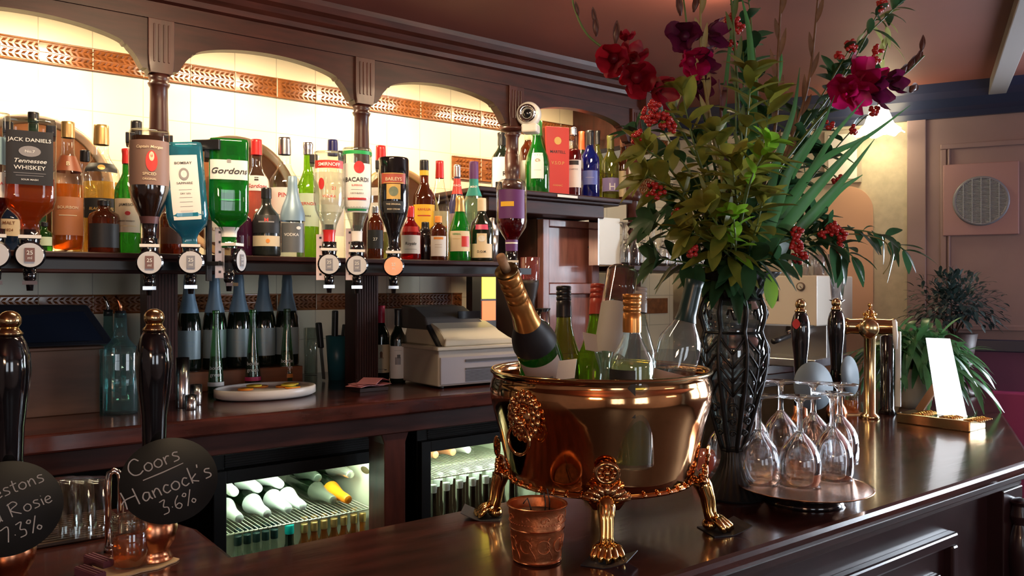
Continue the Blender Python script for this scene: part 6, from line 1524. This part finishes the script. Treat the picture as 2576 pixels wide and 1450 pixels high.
# leafy branches: position list of twig ends; leaves set along the last stretch
def branch(label, pix, lm, sm, ll, lw, nl, spread=1.0, start=.45, name='leafy_branch', ox=0, r=.003, rosette=True, side=None, droop=.25):
    t = stem_root(name, label); pts = path(pix, ox); add_stem(t, pts, r, .0014, sm)
    b = B(); n = len(pts)
    nl = int(nl*1.5); ll *= 1.08; lw *= 1.15
    for i in range(nl):
        f = start+(1-start)*(i+.5)/nl; j = min(n-2, int(f*n)); p = rel(t, pts[j]); d = (pts[j+1]-pts[j]).normalized()
        a = i*2.4+rf.uniform(-.4, .4); u = d.orthogonal().normalized(); w = d.cross(u)
        o = (u*math.cos(a)+w*math.sin(a))
        dd = d*(.55 if f < .9 else 1.2)+o*spread
        L = ll*rf.uniform(.75, 1.15)
        b.leaf(p, dd, L, lw*L/ll*rf.uniform(.85, 1.15), up=(rf.uniform(-.3, .3), rf.uniform(-.7, 0), 1), droop=droop*rf.uniform(.3, 1.4), fold=.25, n=6)
    if rosette:
        p = rel(t, pts[-1]); d = (pts[-1]-pts[-2]).normalized(); u = d.orthogonal().normalized(); w = d.cross(u)
        for i in range(6):
            a = i*2*PI/6+rf.uniform(-.2, .2); b.leaf(p, d*.6+(u*math.cos(a)+w*math.sin(a)), ll*rf.uniform(.6, .95), lw*.9, up=d, droop=.2, fold=.25)
    b.build('leaves', [lm], t)
    return t
YL = [('olive yellow leafy branch furthest left, over the raised shelf bottles', [(1760, 560, -.1), (1690, 430, -.16), (1625, 375, -.2)], 12),
      ('olive yellow leafy branch reaching left below the berries', [(1770, 560, -.12), (1700, 480, -.18), (1630, 445, -.2)], 10),
      ('olive yellow leafy branch upper left of centre', [(1800, 520, -.1), (1745, 360, -.14), (1715, 225, -.14)], 10),
      ('olive yellow leafy branch in the upper centre of the bouquet', [(1860, 500, -.08), (1880, 300, -.12), (1890, 185, -.14)], 14),
      ('olive yellow leafy branch in the very centre at the front', [(1860, 560, -.16), (1885, 450, -.24), (1925, 400, -.26)], 12),
      ('olive yellow leafy branch low in front over the vase mouth', [(1840, 620, -.18), (1800, 560, -.24), (1775, 520, -.26)], 12),
      ('olive yellow leafy branch bowing low to the front left of the mouth', [(1830, 640, -.16), (1790, 610, -.22), (1740, 585, -.24)], 9),
      ('olive yellow leafy branch crowding the middle right of centre', [(1860, 560, -.14), (1850, 480, -.2), (1840, 400, -.22)], 14),
      ('olive yellow leafy branch behind the centre, leaning right', [(1880, 520, .02), (1925, 330, 0), (1935, 240, 0)], 12)]
for lab, pix, nl in YL: branch(lab, pix, LF_YG, STEM, .072, .027, nl, .9)
branch('fresh light green twig low at the front, above the vase mouth', [(1850, 640, -.2), (1850, 600, -.24), (1845, 545, -.26)], LF_BR, STEM, .05, .024, 7, .9)
branch('fresh light green leafy twig in the middle of the bouquet', [(1860, 580, -.2), (1890, 450, -.27), (1935, 360, -.28)], LF_BR, STEM, .055, .023, 5, .8, .7)
DK = [('dark green leafy branch sweeping low to the left of the mouth', [(1770, 640, -.05), (1700, 590, -.1), (1640, 555, -.14)], 10),
      ('dark green leafy branch drooping over the left of the vase mouth', [(1780, 670, -.1), (1720, 660, -.15), (1660, 650, -.16)], 10),
      ('dark green leafy branch left, behind the berries', [(1780, 560, 0), (1680, 420, -.02), (1600, 330, -.02)], 12),
      ('dark green leafy branch deep in the centre of the bouquet', [(1850, 500, .08), (1880, 380, .1), (1900, 300, .1)], 18),
      ('dark green leafy branch right of centre', [(1900, 520, .1), (1980, 400, .12), (2010, 300, .12)], 16),
      ('dark green leafy branch at the right, level with the lamp', [(1930, 560, .1), (2010, 460, .14), (2060, 390, .14)], 14),
      ('dark green leafy branch behind the low right berries', [(1920, 640, .05), (2000, 600, .06), (2070, 580, .06)], 12),
      ('dark green leafy branch spreading over the front of the mouth', [(1860, 670, -.1), (1890, 660, -.16), (1940, 650, -.18)], 10),
      ('dark green leafy branch upper right beneath the berries', [(1930, 500, .1), (2040, 330, .12), (2100, 190, .12)], 12),
      ('dark green leafy branch left of the mouth at shelf height', [(1800, 620, -.02), (1740, 540, -.04), (1700, 520, -.04)], 12),
      ('dark green leafy branch in the lower middle of the bouquet', [(1850, 640, -.08), (1830, 590, -.1), (1870, 540, -.12)], 16),
      ('dark green leafy branch lower middle behind the sword leaves', [(1900, 620, .0), (1930, 540, .0), (1960, 470, .0)], 16)]
for lab, pix, nl in DK: branch(lab, pix, LF_DK, STEM, .07, .028, nl, .9, .35)
# dense filling of leaves around the mouth
branch('bushy dark foliage packed round the rim of the vase', [(1850, 660, -.04), (1850, 610, -.04), (1850, 560, -.04)], LF_DK, STEM, .085, .032, 46, 1.25, .05, droop=.5)
branch('leafy filling stem in the middle of the bouquet', [(1860, 600, .02), (1870, 480, .02), (1870, 400, .02)], LF_DK, STEM, .07, .028, 40, 1.1, .2)
# arching sprays to the right
def spray(label, pix, lm, ll, lw, nl, curl=None):
    return branch(label, pix, lm, STEM, ll, lw, nl, 1.1, .4, 'leafy_spray', rosette=False, r=.0022, droop=.5)
for lab, pix, m_, nl in (('bushy dark leafy stem filling the left of centre', [(1810, 560, .05), (1770, 450, .05), (1750, 350, .05)], LF_DK, 18),
    ('bushy dark leafy stem filling the right of centre behind the sword leaves', [(1900, 580, .1), (1970, 470, .14), (2020, 380, .14)], LF_DK, 22),
    ('bushy dark leafy stem filling the top centre behind the spikes', [(1870, 450, .1), (1870, 250, .12), (1870, 130, .12)], LF_DK, 18),
    ('bushy dark leafy stem at the lower right under the sword leaves', [(1910, 640, .06), (1980, 590, .1), (2040, 540, .1)], LF_DK, 20),
    ('bushy olive leafy stem between the crimson and dark wine gladioli', [(1800, 480, .0), (1740, 330, .02), (1700, 280, .02)], LF_YG, 12),
    ('bushy olive leafy stem filling the heart of the bouquet', [(1850, 560, -.1), (1820, 430, -.14), (1800, 330, -.14)], LF_YG, 20),
    ('bushy olive leafy stem low at the front right of the mouth', [(1870, 640, -.12), (1900, 580, -.18), (1920, 500, -.2)], LF_YG, 16)):
    branch(lab, pix, m_, STEM, .07, .03, nl, 1.0, .2)
spray('thin leafy spray arching far right over the espresso machine', [(1950, 640, .0), (2060, 585, .02), (2160, 580, .03), (2235, 600, .03), (2280, 635, .03)], LF_DK, .055, .02, 16)
spray('thin leafy spray drooping right with long hanging leaves', [(1950, 660, .0), (2040, 620, .0), (2110, 620, .0), (2150, 650, .0)], LF_DK, .07, .024, 12)
spray('thin leafy spray climbing to the top right corner of the bouquet', [(1940, 560, .08), (2050, 330, .1), (2150, 130, .1), (2230, 40, .1), (2262, 10, .1)], LF_DK, .055, .022, 12)
spray('pale thin spray hanging in loops at the top right', [(1930, 520, .12), (2080, 250, .14), (2190, 60, .14), (2235, 80, .14), (2222, 150, .14)], mat('pale_green_leaf', (.4, .42, .15), .45, trans=.3), .06, .012, 9)
spray('thin leafy twig rising through the top of the centre', [(1870, 500, .08), (1905, 250, .1), (1890, 60, .1), (1880, -20, .1)], LF_DK, .065, .024, 12)
t = stem_root('curled_tendril', 'pale curled tendril hanging at the right beside the trailing plant', 'tendril')
pts = path([(2000, 620, .0), (2120, 590, .02), (2210, 600, .02), (2240, 630, .02), (2238, 665, .02), (2222, 690, .02)]); add_stem(t, pts, .0022, .0012, STEMY)
# berries
def berries(label, pix, clusters, leaves=4):
    t = stem_root('berry_sprig', label, 'berry sprig'); pts = path(pix); add_stem(t, pts, .0024, .0014, STEM)
    for (px, py, dt, R, n) in clusters:
        b = B(); c = rel(t, FP(px, py, dt)); near = min(pts, key=lambda q: (rel(t, q)-c).length)
        for i in range(n):
            v = V((rf.gauss(0, 1), rf.gauss(0, 1), rf.gauss(0, 1.2))).normalized()*R*rf.uniform(.45, 1)
            b.ball(c+v, rf.uniform(.0042, .0056), 8)
        b.build('berry_cluster', [BERRY], t)
        s = B(); s.tube([rel(t, near), (rel(t, near)+c)/2+V((0, 0, .004)), c], .0013, 5); s.build('stalk', [STEM], t)
    if leaves:
        b = B()
        for i in range(leaves):
            p = rel(t, pts[-2-i*3]); b.leaf(p, V((rf.uniform(-1, 1), rf.uniform(-.8, .2), rf.uniform(-.3, .8))), .055, .024, droop=.3)
        b.build('leaves', [LF_DK], t)
berries('red berry sprig at the left with the largest cluster, under the crimson gladiolus', [(1780, 520, -.1), (1700, 380, -.16), (1650, 300, -.18)], [(1640, 285, -.19, .024, 46), (1668, 305, -.19, .018, 24), (1605, 345, -.19, .014, 16), (1690, 318, -.18, .012, 12)])
berries('red berry sprig at the left, halfway down by the turned post', [(1790, 580, -.1), (1710, 500, -.16), (1655, 480, -.18)], [(1648, 480, -.19, .019, 32)])
berries('red berry sprig low at the left of the vase mouth', [(1810, 640, -.14), (1770, 600, -.2)], [(1740, 634, -.22, .015, 20), (1700, 540, -.2, .012, 10)])
berries('red berry sprig at the top centre', [(1850, 400, .02), (1850, 200, .02), (1845, 80, .02)], [(1842, 52, .0, .018, 26), (1858, 70, .0, .012, 12), (1842, 115, .0, .013, 16)])
berries('red berry sprig at the upper right, left of the hanging pale loops', [(1960, 420, .08), (2080, 220, .08), (2140, 120, .08)], [(2140, 115, .07, .016, 24), (2112, 140, .07, .01, 10)])
berries('red berry sprig at the upper right, directly above the magenta flowers', [(1970, 420, .1), (2110, 250, .1), (2200, 140, .1)], [(2207, 125, .08, .012, 16), (2203, 150, .08, .011, 12)])
berries('red berry sprig at the top right corner', [(1960, 420, .1), (2130, 180, .1), (2215, 20, .1)], [(2220, 12, .08, .015, 20)])
berries('red berry sprig on the right, level with the wall lamp', [(1950, 560, .06), (2080, 400, .06), (2150, 320, .06)], [(2150, 325, .04, .011, 12), (2200, 280, .04, .013, 14), (2110, 455, .04, .012, 14), (2085, 315, .04, .011, 10)], 3)
berries('red berry sprig hanging low on the right beside the vase', [(1900, 650, -.05), (1970, 610, -.08), (2005, 600, -.08)], [(2005, 585, -.09, .013, 22), (2003, 615, -.09, .014, 26), (2010, 645, -.09, .016, 30)], 3)
berries('red berry sprig hanging over the right hand beer pump', [(1920, 650, .02), (2020, 600, .02), (2090, 580, .02)], [(2095, 575, .0, .015, 24), (2118, 590, .0, .014, 22), (2115, 620, .0, .013, 20), (2070, 590, .0, .009, 10)], 3)
# long sword leaves
def sword(label, pix, w, m=LF_SW):
    t = stem_root('sword_leaf', label, 'leaf', 'sword leaves in the vase')
    pts = path(pix); b = B(); v = []; f = []; n = len(pts)
    for i, p in enumerate(pts):
        d = (pts[min(i+1, n-1)]-pts[max(0, i-1)]).normalized(); s = d.cross(VIEW+V((.25, 0, .1))).normalized()
        q = i/(n-1); ww = w*(min(1, .35+q*1.6))*(1 if q < .55 else max(.02, (1-q)/.45)**.75)/2
        p = rel(t, p); nn = s.cross(d)
        v += [p-s*ww+nn*ww*.3, p, p+s*ww+nn*ww*.3]
    for i in range(n-1): a = 3*i; f += [(a, a+1, a+4, a+3), (a+1, a+2, a+5, a+4)]
    b.add(v, f, 0, True); b.build('blade', [m], t)
for lab, pix, w in (('sword leaf with the longest blade, bending right below the wall lamp', [(1940, 560, -.05), (2060, 410, -.06), (2180, 345, -.06), (2290, 265, -.06)], .016),
    ('broad sword leaf pointing right to the framed picture', [(1945, 600, -.08), (2030, 500, -.1), (2120, 400, -.1), (2195, 330, -.1)], .026),
    ('broad sword leaf just left of the one pointing to the picture', [(1940, 580, -.02), (2010, 480, -.03), (2090, 350, -.03), (2175, 250, -.03)], .02),
    ('dark sword leaf lowest at the right, pointing over the arched panel', [(1960, 620, -.02), (2060, 520, -.02), (2130, 440, -.02), (2200, 350, -.02)], .024),
    ('upright sword leaf rising to the magenta flowers', [(1935, 560, .0), (1990, 440, .0), (2060, 330, .0), (2100, 240, .0)], .02),
    ('sword leaf standing steeply right of centre', [(1920, 540, -.06), (1955, 400, -.06), (1995, 280, -.06), (2012, 170, -.06)], .02),
    ('bright sword leaf standing at the top centre', [(1870, 520, .04), (1890, 300, .04), (1885, 100, .04), (1865, -10, .04)], .028),
    ('broad dark sword leaf leaning right out of the vase mouth', [(1900, 640, -.12), (1950, 520, -.15), (1990, 420, -.16), (2060, 320, -.16)], .03),
    ('dark sword leaf crossing low behind the berries at the right', [(1920, 640, .04), (2030, 560, .05), (2110, 480, .05), (2170, 440, .05)], .026),
    ('narrow sword leaf just right of the pale dried spike', [(1830, 500, .0), (1820, 300, .0), (1835, 120, .0), (1850, 20, .0)], .014),
    ('dark sword leaf standing upright behind the centre', [(1870, 500, .1), (1925, 300, .1), (1960, 180, .1), (1965, 120, .1)], .024)):
    sword(lab, pix, w)
t = stem_root('drooping_leaf', 'single bright green leaf hanging below the right lip of the vase', 'leaf', None)
b = B(); p = rel(t, FP(1935, 690, -.1)); b.leaf(p, V((0, -.1, -1)), .068, .03, up=VIEW, droop=.05, fold=.2, n=8); b.tube([rel(t, V((VX+.02, VY-.03, ZB+.475))), p+V((0, 0, .006)), p], .0015, 5)
b.build('leaf_blade', [LF_BR], t)
# ================================================================ LIGHT AND CAMERA
def area(name, loc, size, power, col, target=None, rot=None):
    l = bpy.data.lights.new(name, 'AREA'); l.shape = 'RECTANGLE'; l.size = size[0]; l.size_y = size[1]; l.energy = power; l.color = col
    o = bpy.data.objects.new(name, l); COL.objects.link(o); o.location = loc
    if target is not None: o.rotation_euler = (Vector(target)-Vector(loc)).to_track_quat('-Z', 'Y').to_euler()
    return o
for i, (a, c) in enumerate(zip(CX, CX[1:])):
    area('arch_lamp', ((a+c)/2, YC+.11, 2.375), (.42, .04), (9, 5.5, 8, 5)[i], (1, .78, .48), ((a+c)/2, YC+.26, 1.7))
wc = wallp((W0+W1)/2, .06, 1.6); area('daylight_window_right', wc, (1.0, 1.2), 30, (.72, .84, 1), wallp(.6, 3, 1.0))
wc = wallp((W2+W3)/2, .06, 1.6); area('daylight_window_right', wc, (1.1, 1.2), 15, (.75, .86, 1), (0.5, 1, 1.1))
area('daylight_window_front', (.75, -4.05, 1.55), (1.2, 1.2), 11, (.85, .92, 1), (1, 2, 1.3))
area('daylight_window_front', (-1.55, -4.05, 1.55), (1.2, 1.2), 8, (.85, .92, 1), (1, 2, 1.3))
area('added_room_fill', (-1.5, -1.2, 1.9), (.6, .3), 22, (1, .6, .36), (-1.0, -.9, 2.47))  # unseen lamp added to lift and warm the ambient light
area('added_room_fill', (2.6, -1.6, 1.7), (.6, .3), 4, (1, .7, .55), (2.5, -1.2, 2.47))  # second added fill lamp, weaker, on the right
area('added_servery_fill', (.6, 1.55, 2.45), (.5, .15), 19, (1, .72, .44), (.9, 2.9, 1.2))  # unseen lamp added to brighten and warm the tiles under the shelf
area('added_servery_fill', (1.9, 1.6, 2.45), (.4, .15), 10, (1, .72, .46), (2.0, 2.8, 1.2))  # added fill lamp for the right half of the back bar
w = bpy.data.worlds.new('room_air'); SC.world = w; w.use_nodes = True
w.node_tree.nodes['Background'].inputs[0].default_value = (.5, .55, .7, 1); w.node_tree.nodes['Background'].inputs[1].default_value = .15
cam = bpy.data.cameras.new('camera'); cam.sensor_width = 36; cam.lens = FOC/2576*36; cam.clip_start = .05; cam.shift_y = -3/2576
co_ = bpy.data.objects.new('camera', cam); COL.objects.link(co_); co_.location = (0, 0, CZ)
co_.rotation_euler = Vector((FX, FY, 0)).to_track_quat('-Z', 'Y').to_euler()
SC.camera = co_
SC.view_settings.view_transform = 'Standard'; SC.view_settings.look = 'None'; SC.view_settings.gamma = 1; SC.view_settings.use_curve_mapping = False
SC.view_settings.exposure = .25
cy = SC.cycles
cy.max_bounces = 16; cy.diffuse_bounces = 3; cy.glossy_bounces = 4; cy.transmission_bounces = 14; cy.transparent_max_bounces = 24
cy.caustics_reflective = False; cy.caustics_refractive = False; cy.sample_clamp_indirect = 6; cy.use_denoising = True
